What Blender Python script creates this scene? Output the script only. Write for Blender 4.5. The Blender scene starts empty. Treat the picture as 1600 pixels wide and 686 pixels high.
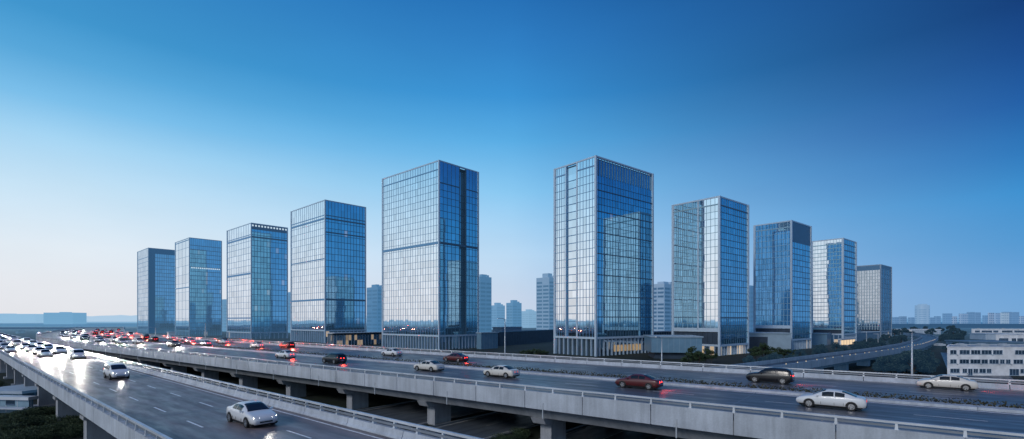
import bpy, math, random
from mathutils import Vector
random.seed(7)
R = math.radians
F, CX, HY, CAMZ = 780.0, 800.0, 500.0, 12.0
sc = bpy.context.scene
COL = sc.collection

# ------------------------------------------------------------------ colours / materials
def lin(c):
    def f(v):
        v /= 255.0
        return v/12.92 if v <= 0.04045 else ((v+0.055)/1.055)**2.4
    return tuple(f(v) for v in c)

HAZE_L = lin((150, 190, 222))
HAZE_R = lin((72, 128, 182))

def new_mat(name):
    m = bpy.data.materials.new(name); m.use_nodes = True
    nt = m.node_tree
    for n in list(nt.nodes): nt.nodes.remove(n)
    out = nt.nodes.new('ShaderNodeOutputMaterial')
    return m, nt, out

def N(nt, typ, **kw):
    n = nt.nodes.new(typ)
    for k, v in kw.items():
        if k in n.inputs: n.inputs[k].default_value = v
        else: setattr(n, k, v)
    return n

def mixcol(nt, fac, a, b, blend='MIX'):
    n = nt.nodes.new('ShaderNodeMix'); n.data_type = 'RGBA'; n.blend_type = blend
    for sock, v in ((n.inputs['Factor'], fac), (n.inputs[6], a), (n.inputs[7], b)):
        if isinstance(v, bpy.types.NodeSocket): nt.links.new(v, sock)
        elif isinstance(v, (tuple, list)): sock.default_value = (*v[:3], 1)
        else: sock.default_value = v
    return n.outputs[2]

def math_n(nt, op, a, b=None, c=None):
    n = nt.nodes.new('ShaderNodeMath'); n.operation = op
    for i, v in enumerate((a, b, c)):
        if v is None: continue
        if isinstance(v, bpy.types.NodeSocket): nt.links.new(v, n.inputs[i])
        else: n.inputs[i].default_value = v
    return n.outputs[0]

def maprange(nt, v, a, b, c=0.0, d=1.0):
    n = nt.nodes.new('ShaderNodeMapRange')
    nt.links.new(v, n.inputs[0])
    for i, x in enumerate((a, b, c, d)): n.inputs[i+1].default_value = x
    return n.outputs[0]

def noise(nt, vec, scale, detail=4, rough=0.55, sx=1, sy=1, sz=1):
    mp = nt.nodes.new('ShaderNodeMapping'); mp.inputs['Scale'].default_value = (sx, sy, sz)
    nt.links.new(vec, mp.inputs[0])
    n = nt.nodes.new('ShaderNodeTexNoise'); n.inputs['Scale'].default_value = scale
    n.inputs['Detail'].default_value = detail; n.inputs['Roughness'].default_value = rough
    nt.links.new(mp.outputs[0], n.inputs['Vector'])
    return n.outputs['Fac']

def with_haze(nt, out, shader, haze, hcol):  # aerial haze painted in: flat glow mixed over the surface
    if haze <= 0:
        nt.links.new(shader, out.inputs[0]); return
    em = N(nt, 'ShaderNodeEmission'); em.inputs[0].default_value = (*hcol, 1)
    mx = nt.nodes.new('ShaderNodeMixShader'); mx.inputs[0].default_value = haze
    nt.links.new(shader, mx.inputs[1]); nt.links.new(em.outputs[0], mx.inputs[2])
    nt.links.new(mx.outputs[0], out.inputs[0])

def simple(name, col, rough=0.6, metal=0.0, spec=0.5, haze=0.0, hcol=HAZE_L, var=0.18, vscale=0.6):
    m, nt, out = new_mat(name)
    p = N(nt, 'ShaderNodeBsdfPrincipled', Roughness=rough, Metallic=metal)
    p.inputs['Specular IOR Level'].default_value = spec
    geo = N(nt, 'ShaderNodeNewGeometry')
    nz = noise(nt, geo.outputs['Position'], vscale, 5)
    v = maprange(nt, nz, 0.3, 0.7, 1-var, 1+var)
    hsv = nt.nodes.new('ShaderNodeHueSaturation'); hsv.inputs['Color'].default_value = (*col, 1)
    nt.links.new(v, hsv.inputs['Value'])
    nt.links.new(hsv.outputs[0], p.inputs['Base Color'])
    with_haze(nt, out, p.outputs[0], haze, hcol)
    return m

def concrete(name, col, haze=0.0, hcol=HAZE_L, stain=0.5):
    m, nt, out = new_mat(name)
    p = N(nt, 'ShaderNodeBsdfPrincipled', Roughness=0.85)
    p.inputs['Specular IOR Level'].default_value = 0.25
    geo = N(nt, 'ShaderNodeNewGeometry'); pos = geo.outputs['Position']
    big = noise(nt, pos, 0.35, 5)
    streak = noise(nt, pos, 1.0, 4, 0.6, 1.6, 1.6, 0.12)
    fine = noise(nt, pos, 9.0, 5, 0.65)
    a = maprange(nt, big, 0.3, 0.7, 0.82, 1.1)
    b = maprange(nt, streak, 0.42, 0.66, 1.0, 1-stain*0.42)
    c = maprange(nt, fine, 0.3, 0.7, 0.9, 1.08)
    v = math_n(nt, 'MULTIPLY', math_n(nt, 'MULTIPLY', a, b), c)
    hsv = nt.nodes.new('ShaderNodeHueSaturation'); hsv.inputs['Color'].default_value = (*col, 1)
    nt.links.new(v, hsv.inputs['Value'])
    nt.links.new(hsv.outputs[0], p.inputs['Base Color'])
    bp = N(nt, 'ShaderNodeBump', Strength=0.25, Distance=0.02)
    nt.links.new(fine, bp.inputs['Height']); nt.links.new(bp.outputs[0], p.inputs['Normal'])
    with_haze(nt, out, p.outputs[0], haze, hcol)
    return m

def asphalt(name, col, wet, dirx, diry):
    m, nt, out = new_mat(name)
    p = N(nt, 'ShaderNodeBsdfPrincipled')
    geo = N(nt, 'ShaderNodeNewGeometry'); pos = geo.outputs['Position']
    # rotate so that u runs along the road: stretched wear marks along the lanes
    rot = nt.nodes.new('ShaderNodeMapping'); rot.inputs['Rotation'].default_value = (0, 0, -math.atan2(diry, dirx))
    nt.links.new(pos, rot.inputs[0])
    lane = noise(nt, rot.outputs[0], 1.0, 4, 0.55, 0.025, 0.9, 1)
    patch = noise(nt, pos, 0.09, 4)
    fine = noise(nt, pos, 30.0, 3, 0.7)
    mid = noise(nt, rot.outputs[0], 1.0, 5, 0.6, 0.25, 1.2, 1)
    v = math_n(nt, 'MULTIPLY', maprange(nt, lane, 0.3, 0.7, 0.75, 1.3), maprange(nt, fine, 0.3, 0.7, 0.85, 1.15))
    v = math_n(nt, 'MULTIPLY', v, maprange(nt, patch, 0.35, 0.65, 0.8, 1.2))
    sy_ = N(nt, 'ShaderNodeSeparateXYZ'); nt.links.new(rot.outputs[0], sy_.inputs[0])
    trk = math_n(nt, 'SINE', math_n(nt, 'ADD', math_n(nt, 'MULTIPLY', sy_.outputs[1], 3.72), math_n(nt, 'MULTIPLY', lane, 1.5)))
    v = math_n(nt, 'MULTIPLY', v, maprange(nt, trk, -1, 1, .84, 1.12))
    seal = noise(nt, rot.outputs[0], 1.0, 2, .4, .05, .35, 1)
    v = math_n(nt, 'MULTIPLY', v, maprange(nt, seal, .60, .615, 1.0, .78))
    hsv = nt.nodes.new('ShaderNodeHueSaturation'); hsv.inputs['Color'].default_value = (*col, 1)
    nt.links.new(v, hsv.inputs['Value'])
    nt.links.new(hsv.outputs[0], p.inputs['Base Color'])
    if wet:
        r = maprange(nt, mid, 0.35, 0.65, 0.34, 0.56)
        p.inputs['Specular IOR Level'].default_value = 0.5
    else:
        r = maprange(nt, mid, 0.35, 0.65, 0.30, 0.50)
        p.inputs['Specular IOR Level'].default_value = 0.45
    nt.links.new(r, p.inputs['Roughness'])
    bp = N(nt, 'ShaderNodeBump', Strength=0.03 if wet else 0.3, Distance=0.01)
    nt.links.new(mid if wet else fine, bp.inputs['Height']); nt.links.new(bp.outputs[0], p.inputs['Normal'])
    nt.links.new(p.outputs[0], out.inputs[0])
    return m

def glass_wall(name, tint, dark, refl=0.82, haze=0.0, hcol=HAZE_L, rough=0.03, lit=1.0):
    m, nt, out = new_mat(name)
    pv = N(nt, 'ShaderNodeAttribute'); pv.attribute_name = 'pane_value'
    lt = N(nt, 'ShaderNodeAttribute'); lt.attribute_name = 'pane_lit'
    gl = N(nt, 'ShaderNodeBsdfGlossy', Roughness=rough)
    vv = maprange(nt, pv.outputs['Fac'], 0, 1, 0.92, 1.04)
    hsv = nt.nodes.new('ShaderNodeHueSaturation'); hsv.inputs['Color'].default_value = (*tint, 1)
    nt.links.new(vv, hsv.inputs['Value']); nt.links.new(hsv.outputs[0], gl.inputs[0])
    df = N(nt, 'ShaderNodeBsdfDiffuse')
    dv = maprange(nt, pv.outputs['Fac'], 0, 1, 0.5, 1.7)
    hs2 = nt.nodes.new('ShaderNodeHueSaturation'); hs2.inputs['Color'].default_value = (*dark, 1)
    nt.links.new(dv, hs2.inputs['Value']); nt.links.new(hs2.outputs[0], df.inputs[0])
    mx = nt.nodes.new('ShaderNodeMixShader')
    f = maprange(nt, pv.outputs['Fac'], 0, 1, refl-0.08, min(1.0, refl+0.05))
    nt.links.new(f, mx.inputs[0])
    nt.links.new(df.outputs[0], mx.inputs[1]); nt.links.new(gl.outputs[0], mx.inputs[2])
    em = N(nt, 'ShaderNodeEmission'); em.inputs[0].default_value = (1.0, 0.72, 0.42, 1)
    st = math_n(nt, 'MULTIPLY', lt.outputs['Fac'], lit)
    nt.links.new(st, em.inputs[1])
    ad = nt.nodes.new('ShaderNodeAddShader')
    nt.links.new(mx.outputs[0], ad.inputs[0]); nt.links.new(em.outputs[0], ad.inputs[1])
    with_haze(nt, out, ad.outputs[0], haze, hcol)
    return m

def emissive(name, col, strength):
    m, nt, out = new_mat(name)
    em = N(nt, 'ShaderNodeEmission'); em.inputs[0].default_value = (*col, 1); em.inputs[1].default_value = strength
    nt.links.new(em.outputs[0], out.inputs[0])
    return m

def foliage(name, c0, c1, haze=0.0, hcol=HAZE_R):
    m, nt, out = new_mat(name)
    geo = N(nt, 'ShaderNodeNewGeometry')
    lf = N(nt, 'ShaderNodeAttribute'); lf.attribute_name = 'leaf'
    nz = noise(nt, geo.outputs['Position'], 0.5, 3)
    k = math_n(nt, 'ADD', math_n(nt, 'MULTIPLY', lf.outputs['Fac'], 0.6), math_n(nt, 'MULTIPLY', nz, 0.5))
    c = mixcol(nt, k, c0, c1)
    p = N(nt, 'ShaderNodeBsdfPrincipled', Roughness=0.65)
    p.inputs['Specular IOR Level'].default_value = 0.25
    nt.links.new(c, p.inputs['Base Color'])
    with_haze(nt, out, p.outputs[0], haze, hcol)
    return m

def car_paint(name, col, metal=0.0):
    m, nt, out = new_mat(name)
    p = N(nt, 'ShaderNodeBsdfPrincipled', Roughness=0.38, Metallic=metal)
    p.inputs['Base Color'].default_value = (*col, 1)
    p.inputs['Coat Weight'].default_value = 0.6; p.inputs['Coat Roughness'].default_value = 0.08
    geo = N(nt, 'ShaderNodeNewGeometry')
    nz = noise(nt, geo.outputs['Position'], 2.5, 5)
    sep = N(nt, 'ShaderNodeSeparateXYZ'); nt.links.new(geo.outputs['Position'], sep.inputs[0])
    dirt = maprange(nt, math_n(nt, 'ADD', sep.outputs[2], math_n(nt, 'MULTIPLY', nz, 0.3)), 5.2, 5.6, 0.16, 0.0)
    c = mixcol(nt, dirt, col, (0.06, 0.058, 0.055))
    nt.links.new(c, p.inputs['Base Color'])
    nt.links.new(p.outputs[0], out.inputs[0])
    return m

M = {}
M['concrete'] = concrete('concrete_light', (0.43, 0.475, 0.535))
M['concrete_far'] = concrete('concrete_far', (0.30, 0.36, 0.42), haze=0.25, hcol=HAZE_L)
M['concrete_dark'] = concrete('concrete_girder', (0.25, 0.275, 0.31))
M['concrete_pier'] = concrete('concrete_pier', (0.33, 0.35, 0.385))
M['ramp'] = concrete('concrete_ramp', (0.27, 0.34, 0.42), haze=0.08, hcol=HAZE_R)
M['rail'] = simple('galvanised_rail', (0.52, 0.56, 0.61), 0.45, 0.3)
M['rail_dark'] = simple('rail_beam', (0.20, 0.23, 0.27), 0.5, 0.3)
M['asph_wet'] = asphalt('asphalt_wet', (0.145, 0.122, 0.128), True, -.7515, .66)
M['asph'] = asphalt('asphalt_dry', (0.085, 0.095, 0.115), False, -.792, .61)
M['asph_ground'] = asphalt('asphalt_ground', (0.085, 0.105, 0.135), False, .61, .792)
M['asph_ramp'] = asphalt('asphalt_ramp', (0.055, 0.070, 0.095), False, .75, .65)
M['paint'] = simple('road_paint', (0.72, 0.73, 0.74), 0.55, var=0.25, vscale=3)
M['paint_dim'] = simple('road_paint_worn', (0.38, 0.40, 0.42), 0.6, var=0.35, vscale=2)
M['pole'] = simple('pole_grey', (0.42, 0.46, 0.50), 0.45, 0.2)
M['core'] = simple('tower_core', (0.015, 0.025, 0.04), 0.8)
M['bark'] = simple('bark', (0.05, 0.04, 0.03), 0.9)
M['leaf'] = foliage('leaf_green', (0.012, 0.026, 0.018), (0.06, 0.10, 0.045))
M['leaf_bush'] = foliage('leaf_bush', (0.014, 0.030, 0.022), (0.055, 0.085, 0.040))
M['leaf_haze'] = foliage('leaf_far', (0.012, 0.028, 0.028), (0.035, 0.062, 0.045), haze=0.07)
M['leaf_median'] = foliage('leaf_median', (0.025, 0.030, 0.018), (0.085, 0.080, 0.045))
M['white_wall'] = simple('white_render', (0.70, 0.71, 0.73), 0.8, var=0.2, haze=0.05, hcol=HAZE_R)
M['white_wall2'] = simple('grey_render', (0.36, 0.41, 0.46), 0.8, var=0.15, haze=0.15, hcol=HAZE_R)
M['roof_blue'] = simple('roof_blue', (0.10, 0.16, 0.23), 0.6, haze=0.08, hcol=HAZE_R)
M['window_dark'] = glass_wall('window_dark', (0.25, 0.33, 0.42), (0.03, 0.05, 0.08), 0.5, 0.05, HAZE_R, 0.08, 0)
M['pod_wall'] = simple('podium_panel', (0.13, 0.25, 0.36), 0.45, 0.2, var=0.08)
M['pod_pale'] = simple('podium_pale', (0.26, 0.36, 0.45), 0.5, 0.1, var=0.08)
M['pod_dark'] = simple('podium_dark', (0.025, 0.045, 0.075), 0.5, var=0.2)
M['pod_glass'] = glass_wall('podium_glass', (0.40, 0.55, 0.68), (0.04, 0.06, 0.08), 0.55, lit=1.0)
M['frame_pale'] = simple('frame_pale', (0.55, 0.60, 0.66), 0.45, 0.2, var=0.06)
M['slot'] = emissive('slot_glow', (.62,.80,.95), .85)
M['tyre'] = simple('rubber', (0.012, 0.012, 0.013), 0.85)
M['rim'] = simple('alloy', (0.35, 0.36, 0.38), 0.35, 0.8)
M['trim'] = simple('black_trim', (0.012, 0.013, 0.015), 0.5)
M['car_glass'] = None
m_, nt_, o_ = new_mat('car_glass'); p_ = N(nt_, 'ShaderNodeBsdfPrincipled', Roughness=0.05)
p_.inputs['Base Color'].default_value = (0.012, 0.018, 0.024, 1); p_.inputs['Specular IOR Level'].default_value = 0.4
gz_ = N(nt_, 'ShaderNodeNewGeometry'); nn_ = noise(nt_, gz_.outputs['Position'], 3.0, 3)
nt_.links.new(maprange(nt_, nn_, 0.3, 0.7, 0.12, 0.20), p_.inputs['Roughness'])
nt_.links.new(p_.outputs[0], o_.inputs[0]); M['car_glass'] = m_
M['head_on'] = emissive('headlight_on', (1.0, 0.95, 0.86), 50)
M['head_on_far'] = emissive('headlight_on_far', (1.0, 0.95, 0.86), 45)
M['head_off'] = simple('headlight_lens', (0.6, 0.62, 0.65), 0.15, var=0.02)
M['tail_on'] = emissive('taillight_on', (1.0, 0.03, 0.02), 9)
M['tail_dim'] = emissive('taillight_dim', (0.9, 0.05, 0.04), 1.2)
M['plate'] = simple('plate_blue', (0.10, 0.16, 0.35), 0.5)
M['lamp_warm'] = emissive('bollard_lamp', (1.0, 0.78, 0.52), .9)
M['window_warm'] = emissive('shopfront_light', (1.0, 0.74, 0.48), 0.9)

# ------------------------------------------------------------------ mesh builder
class MB:
    def __init__(s): s.v = []; s.f = []; s.att = {}; s.smooth = False
    def quad(s, a, b, c, d, **att):
        i = len(s.v); s.v += [tuple(a), tuple(b), tuple(c), tuple(d)]; s.f.append((i, i+1, i+2, i+3))
        for k, x in att.items(): s.att.setdefault(k, {})[len(s.f)-1] = x
    def tri(s, a, b, c, **att):
        i = len(s.v); s.v += [tuple(a), tuple(b), tuple(c)]; s.f.append((i, i+1, i+2))
        for k, x in att.items(): s.att.setdefault(k, {})[len(s.f)-1] = x
    def hexa(s, p):               # 8 points: 4 bottom ccw, 4 top
        i = len(s.v); s.v += [tuple(q) for q in p]
        for q in ((0,3,2,1),(4,5,6,7),(0,1,5,4),(1,2,6,5),(2,3,7,6),(3,0,4,7)):
            s.f.append(tuple(i+k for k in q))
    def box(s, x0, x1, y0, y1, z0, z1):
        s.hexa([(x0,y0,z0),(x1,y0,z0),(x1,y1,z0),(x0,y1,z0),(x0,y0,z1),(x1,y0,z1),(x1,y1,z1),(x0,y1,z1)])
    def obox(s, o, u, a0, a1, b0, b1, z0, z1):   # oriented: u along, w = left normal (-uy,ux)
        w = (-u[1], u[0])
        P = lambda a, b, z: (o[0]+u[0]*a+w[0]*b, o[1]+u[1]*a+w[1]*b, z)
        s.hexa([P(a0,b0,z0),P(a1,b0,z0),P(a1,b1,z0),P(a0,b1,z0),P(a0,b0,z1),P(a1,b0,z1),P(a1,b1,z1),P(a0,b1,z1)])
    def tube(s, pts, rads, n=8, cap=True):
        base = len(s.v)
        for k, p in enumerate(pts):
            p = Vector(p)
            d = (Vector(pts[min(k+1, len(pts)-1)]) - Vector(pts[max(k-1, 0)])).normalized()
            a = d.cross(Vector((0,0,1)))
            if a.length < 1e-3: a = Vector((1,0,0))
            a.normalize(); b = d.cross(a)
            for j in range(n):
                t = 2*math.pi*j/n
                s.v.append(tuple(p + (a*math.cos(t)+b*math.sin(t))*rads[k]))
        for k in range(len(pts)-1):
            for j in range(n):
                s.f.append((base+k*n+j, base+k*n+(j+1)%n, base+(k+1)*n+(j+1)%n, base+(k+1)*n+j))
        if cap:
            s.f.append(tuple(base+j for j in reversed(range(n))))
            s.f.append(tuple(base+(len(pts)-1)*n+j for j in range(n)))
    def build(s, name, mat, parent=None, off=(0,0,0), top=False, kind=None):
        me = bpy.data.meshes.new(name)
        if top and s.v:
            xs = [p[0] for p in s.v]; ys = [p[1] for p in s.v]; zs = [p[2] for p in s.v]
            off = ((min(xs)+max(xs))/2, (min(ys)+max(ys))/2, min(zs))
        me.from_pydata([(p[0]-off[0], p[1]-off[1], p[2]-off[2]) for p in s.v], [], s.f)
        for k, dct in s.att.items():
            a = me.attributes.new(k, 'FLOAT', 'FACE')
            for i in range(len(me.polygons)): a.data[i].value = dct.get(i, 0.0)
        if s.smooth:
            for p in me.polygons: p.use_smooth = True
        me.materials.append(mat)
        me.update()
        o = bpy.data.objects.new(name, me); COL.objects.link(o)
        if top: o.location = off
        if parent: o.parent = parent
        if kind: o['kind'] = kind
        return o

def tag(o, label, cat, group=None, kind=None):
    if label: o['label'] = label
    if cat: o['category'] = cat
    if group: o['group'] = group
    if kind: o['kind'] = kind
    return o

def thing(name, label, cat, loc=(0,0,0), rz=0, group=None):
    o = bpy.data.objects.new(name, None); COL.objects.link(o)
    o.location = loc; o.rotation_euler = (0,0,rz); o.empty_display_size = 0.5
    return tag(o, label, cat, group)

def copy_tree(o, parent=None):
    c = o.copy(); COL.objects.link(c)
    if parent: c.parent = parent
    for ch in o.children: copy_tree(ch, c)
    return c

def unit(deg): return (math.sin(R(deg)), math.cos(R(deg)))   # bearing from straight ahead, + to the right

# ------------------------------------------------------------------ camera
cam = bpy.data.cameras.new('camera'); co = bpy.data.objects.new('camera', cam); COL.objects.link(co)
co.location = (0, 0, CAMZ); co.rotation_euler = (R(90), 0, 0)
cam.sensor_width = 36; cam.lens = 36*F/1600; cam.shift_y = (HY-343)/1600
cam.clip_start = 0.5; cam.clip_end = 20000
sc.camera = co
sc.view_settings.view_transform = 'Standard'; sc.view_settings.look = 'None'; sc.view_settings.exposure = 0

# ------------------------------------------------------------------ world sky and sun
SUN_AZ, SUN_EL = -140.0, 28.0      # bearing left of the view direction, low
w = bpy.data.worlds.new('World'); sc.world = w; w.use_nodes = True
nt = w.node_tree
for n in list(nt.nodes): nt.nodes.remove(n)
out = nt.nodes.new('ShaderNodeOutputWorld'); bg = nt.nodes.new('ShaderNodeBackground')
bg.inputs[1].default_value = 0.1
nt.links.new(bg.outputs[0], out.inputs[0])
sky = nt.nodes.new('ShaderNodeTexSky'); sky.sky_type = 'NISHITA'; sky.sun_disc = False
sky.sun_elevation = R(SUN_EL); sky.sun_rotation = R(SUN_AZ)
tc = nt.nodes.new('ShaderNodeTexCoord')
sep = nt.nodes.new('ShaderNodeSeparateXYZ'); nt.links.new(tc.outputs['Generated'], sep.inputs[0])
X, Y, Z = sep.outputs
hyp = math_n(nt, 'SQRT', math_n(nt, 'ADD', math_n(nt, 'MULTIPLY', X, X), math_n(nt, 'ADD', math_n(nt, 'MULTIPLY', Y, Y), 1e-6)))
az = math_n(nt, 'DIVIDE', X, hyp)
zf = maprange(nt, Z, 0.0, 0.8)
def ramp(stops):
    r = nt.nodes.new('ShaderNodeValToRGB'); nt.links.new(zf, r.inputs[0])
    r.color_ramp.interpolation = 'EASE' if False else 'LINEAR'
    el = r.color_ramp.elements
    while len(el) > 1: el.remove(el[-1])
    for i, (p, c) in enumerate(stops):
        e = el[0] if i == 0 else el.new(min(1, p/0.8))
        e.position = min(1, p/0.8); q = min(1, max(0, (p-.05)/.25)); e.color = (*lin((c[0]*(1-.05*q), c[1]*(1+.012*q), min(255, c[2]*(1+.03*q)))), 1)
    return r.outputs[0]
rl = ramp([(0,(228,229,234)),(.054,(231,234,240)),(.108,(229,236,244)),(.196,(204,226,243)),(.262,(172,211,238)),(.31,(130,189,228)),(.363,(92,165,212)),(.413,(66,145,196)),(.55,(40,112,172)),(.8,(25,78,142))])
rc = ramp([(0,(202,215,234)),(.038,(198,214,236)),(.127,(186,215,241)),(.248,(138,196,235)),(.338,(92,170,222)),(.409,(60,143,205)),(.483,(47,121,185)),(.54,(36,104,167)),(.8,(20,66,130))])
rr = ramp([(0,(118,168,216)),(.063,(102,160,215)),(.108,(84,153,210)),(.177,(62,144,206)),(.227,(48,122,188)),(.293,(34,94,163)),(.354,(25,75,140)),(.41,(18,60,118)),(.8,(12,45,95))])
t1 = maprange(nt, az, -0.66, 0.06); t2 = maprange(nt, az, 0.0, 0.72)
grad = mixcol(nt, t2, mixcol(nt, t1, rl, rc), rr)
# brighter, softer dusk glow in the half of the sky behind the viewer
bk = maprange(nt, math_n(nt, 'DIVIDE', Y, hyp), -0.40, -0.85, 1.0, 1.0)
bm = maprange(nt, math_n(nt, 'DIVIDE', Y, hyp), -0.40, -0.85, 0.0, 0.3)
grad = mixcol(nt, bm, grad, lin((206, 210, 220)))
lp = maprange(nt, Z, 0.35, 0.95, 1.0, 1.4)
wisp = noise(nt, tc.outputs['Generated'], 2.2, 5, .55, 1, 1, 3.5)
bk = math_n(nt, 'MULTIPLY', bk, maprange(nt, wisp, .3, .7, .97, 1.035))
k10 = math_n(nt, 'MULTIPLY', math_n(nt, 'MULTIPLY', bk, lp), 10.0)
vm = nt.nodes.new('ShaderNodeVectorMath'); vm.operation = 'SCALE'
nt.links.new(grad, vm.inputs[0]); nt.links.new(k10, vm.inputs['Scale'])
fin = mixcol(nt, 0.985, sky.outputs[0], vm.outputs[0])
nt.links.new(fin, bg.inputs[0])

sl = bpy.data.lights.new('sun', 'SUN'); so = bpy.data.objects.new('sun', sl); COL.objects.link(so)
sl.energy = 1.35; sl.angle = R(14); sl.color = (1.0, 0.93, 0.86)
sv = Vector((math.sin(R(SUN_AZ))*math.cos(R(SUN_EL)), math.cos(R(SUN_AZ))*math.cos(R(SUN_EL)), math.sin(R(SUN_EL))))
so.rotation_euler = sv.to_track_quat('Z', 'Y').to_euler()
so.location = (-200, -60, 60)

# ------------------------------------------------------------------ ground to the horizon
m, gnt, gout = new_mat('ground_soil')
geo = N(gnt, 'ShaderNodeNewGeometry'); pos = geo.outputs['Position']
n1 = noise(gnt, pos, 0.02, 6); n2 = noise(gnt, pos, 0.25, 5); n3 = noise(gnt, pos, 3.0, 4)
c = mixcol(gnt, maprange(gnt, n1, 0.4, 0.6), (0.014, 0.022, 0.022), (0.035, 0.042, 0.045))
c = mixcol(gnt, maprange(gnt, n2, 0.42, 0.6), c, (0.020, 0.030, 0.020))
c = mixcol(gnt, maprange(gnt, n3, 0.5, 0.75, 0, 0.6), c, (0.06, 0.06, 0.055))
p = N(gnt, 'ShaderNodeBsdfPrincipled', Roughness=0.9); p.inputs['Specular IOR Level'].default_value = 0.15
gnt.links.new(c, p.inputs['Base Color'])
ln = gnt.nodes.new('ShaderNodeVectorMath'); ln.operation = 'LENGTH'; gnt.links.new(pos, ln.inputs[0])
hz = maprange(gnt, ln.outputs['Value'], 180, 1600, 0.0, 0.92)  # distance haze painted into the ground as a glow growing outwards
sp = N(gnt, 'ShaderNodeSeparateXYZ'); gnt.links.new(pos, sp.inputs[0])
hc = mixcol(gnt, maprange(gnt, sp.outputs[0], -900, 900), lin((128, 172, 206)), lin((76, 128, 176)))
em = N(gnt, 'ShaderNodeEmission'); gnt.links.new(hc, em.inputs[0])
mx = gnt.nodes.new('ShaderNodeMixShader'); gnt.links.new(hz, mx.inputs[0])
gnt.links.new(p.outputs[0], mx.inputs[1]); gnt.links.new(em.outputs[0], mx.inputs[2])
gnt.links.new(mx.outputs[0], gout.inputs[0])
g = MB(); g.quad((-9000,-3000,0),(9000,-3000,0),(9000,14000,0),(-9000,14000,0))
g.build('ground', m, kind='structure')

# ------------------------------------------------------------------ viaduct helpers
class Path:
    """straight line through the origin along d (points = s*d + n*right), optional right-hand arc then straight"""
    def __init__(s, d, s0=1e9, ref=53, rad=700, ang=0.24):
        L = math.hypot(*d); s.d = (d[0]/L, d[1]/L); s.n = (s.d[1], -s.d[0]); s.s0, s.ref, s.rad, s.ang = s0, ref, rad, ang
    def frame(s, t):
        if t <= s.s0: return (s.d[0]*t, s.d[1]*t), s.d, s.n
        phi = min((t-s.s0)/s.rad, s.ang); c, q = math.cos(phi), math.sin(phi)
        rot = lambda v: (v[0]*c+v[1]*q, -v[0]*q+v[1]*c)
        n = rot(s.n); d = rot(s.d)
        C = (s.d[0]*s.s0+s.n[0]*(s.ref+s.rad), s.d[1]*s.s0+s.n[1]*(s.ref+s.rad))
        o = (C[0]-n[0]*(s.rad+s.ref), C[1]-n[1]*(s.rad+s.ref))
        rest = (t-s.s0) - s.ang*s.rad
        if rest > 0: o = (o[0]+d[0]*rest, o[1]+d[1]*rest)
        return o, d, n
    def pt(s, t, n, z):
        o, d, nn = s.frame(t); return (o[0]+nn[0]*n, o[1]+nn[1]*n, z)

def sweep(mb, path, svals, sec, closed=True):
    """sec: list of (n,z)"""
    b = len(mb.v); k = len(sec)
    for t in svals:
        for (n, z) in sec: mb.v.append(path.pt(t, n, z))
    for i in range(len(svals)-1):
        for j in range(k if closed else k-1):
            a = b+i*k+j; a2 = b+i*k+(j+1) % k
            mb.f.append((a, a2, a2+k, a+k))
    if closed:
        mb.f.append(tuple(b+j for j in range(k))); mb.f.append(tuple(b+(len(svals)-1)*k+j for j in reversed(range(k))))
    return mb

def srange(a, b, step):
    n = max(1, int(math.ceil((b-a)/step))); return [a+(b-a)*i/n for i in range(n+1)]

PA = Path((-.7515, .66)); PB = Path((-.792, .61), s0=190, rad=640, ang=0.25)
DECK = 5.0

def rail(par, path, s0, s1, n, side, parent, post_step=3.0, beam2=True, smin=-1e9):
    """posts + beams on a parapet wall; side=+1 when the traffic is on the +n side"""
    mb = MB(); sweep(mb, path, srange(s0, s1, 8), [(n-0.09, 5.90), (n+0.09, 5.90), (n+0.09, 6.03), (n-0.09, 6.03)])
    mb.build('handrail', M['rail'], par)
    if beam2:
        mb = MB(); sweep(mb, path, srange(s0, s1, 8), [(n+side*0.02, 5.66), (n+side*0.10, 5.66), (n+side*0.10, 5.80), (n+side*0.02, 5.80)])
        mb.build('guard_beam', M['rail_dark'], par)
    ss = [s0+post_step*i for i in range(int((s1-s0)/post_step)+1)]
    near = sorted(ss, key=lambda t: math.hypot(*path.pt(t, n, 0)[:2]))[:96]
    rest = [t for t in ss if t not in near]
    proto = None
    for t in near:
        o, d, nn = path.frame(t); P = path.pt(t, n, 5.5)
        rz = math.atan2(d[1], d[0])
        if proto is None:
            pm = MB(); pm.hexa([(-.09,-.10,0),(.09,-.10,0),(.09,.10,0),(-.09,.10,0),(-.06,-.07,.41),(.06,-.07,.41),(.06,.07,.41),(-.06,.07,.41)])
            pm.box(-.13,.13,-.13,.13,-.01,.05)
            proto = pm.build('rail_post', M['rail'], par); q = proto
        else:
            q = proto.copy(); COL.objects.link(q); q.parent = par
        q.location = P; q.rotation_euler = (0, 0, rz)
    if rest:
        pm = MB()
        for t in rest:
            o, d, nn = path.frame(t); P = path.pt(t, n, 0)
            pm.obox(P[:2], d, -.08, .08, -.08, .08, 5.45, 5.92)
        pm.build('rail_post', M['rail'], par, kind='stuff')

def wall_with_joints(path, s0, s1, sec, step, gap=0.03):
    mb = MB(); t = s0
    while t < s1:
        e = min(t+step, s1); k = srange(t+gap/2, e-gap/2, 8); sweep(mb, path, k, sec); t = e
    return mb

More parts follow.
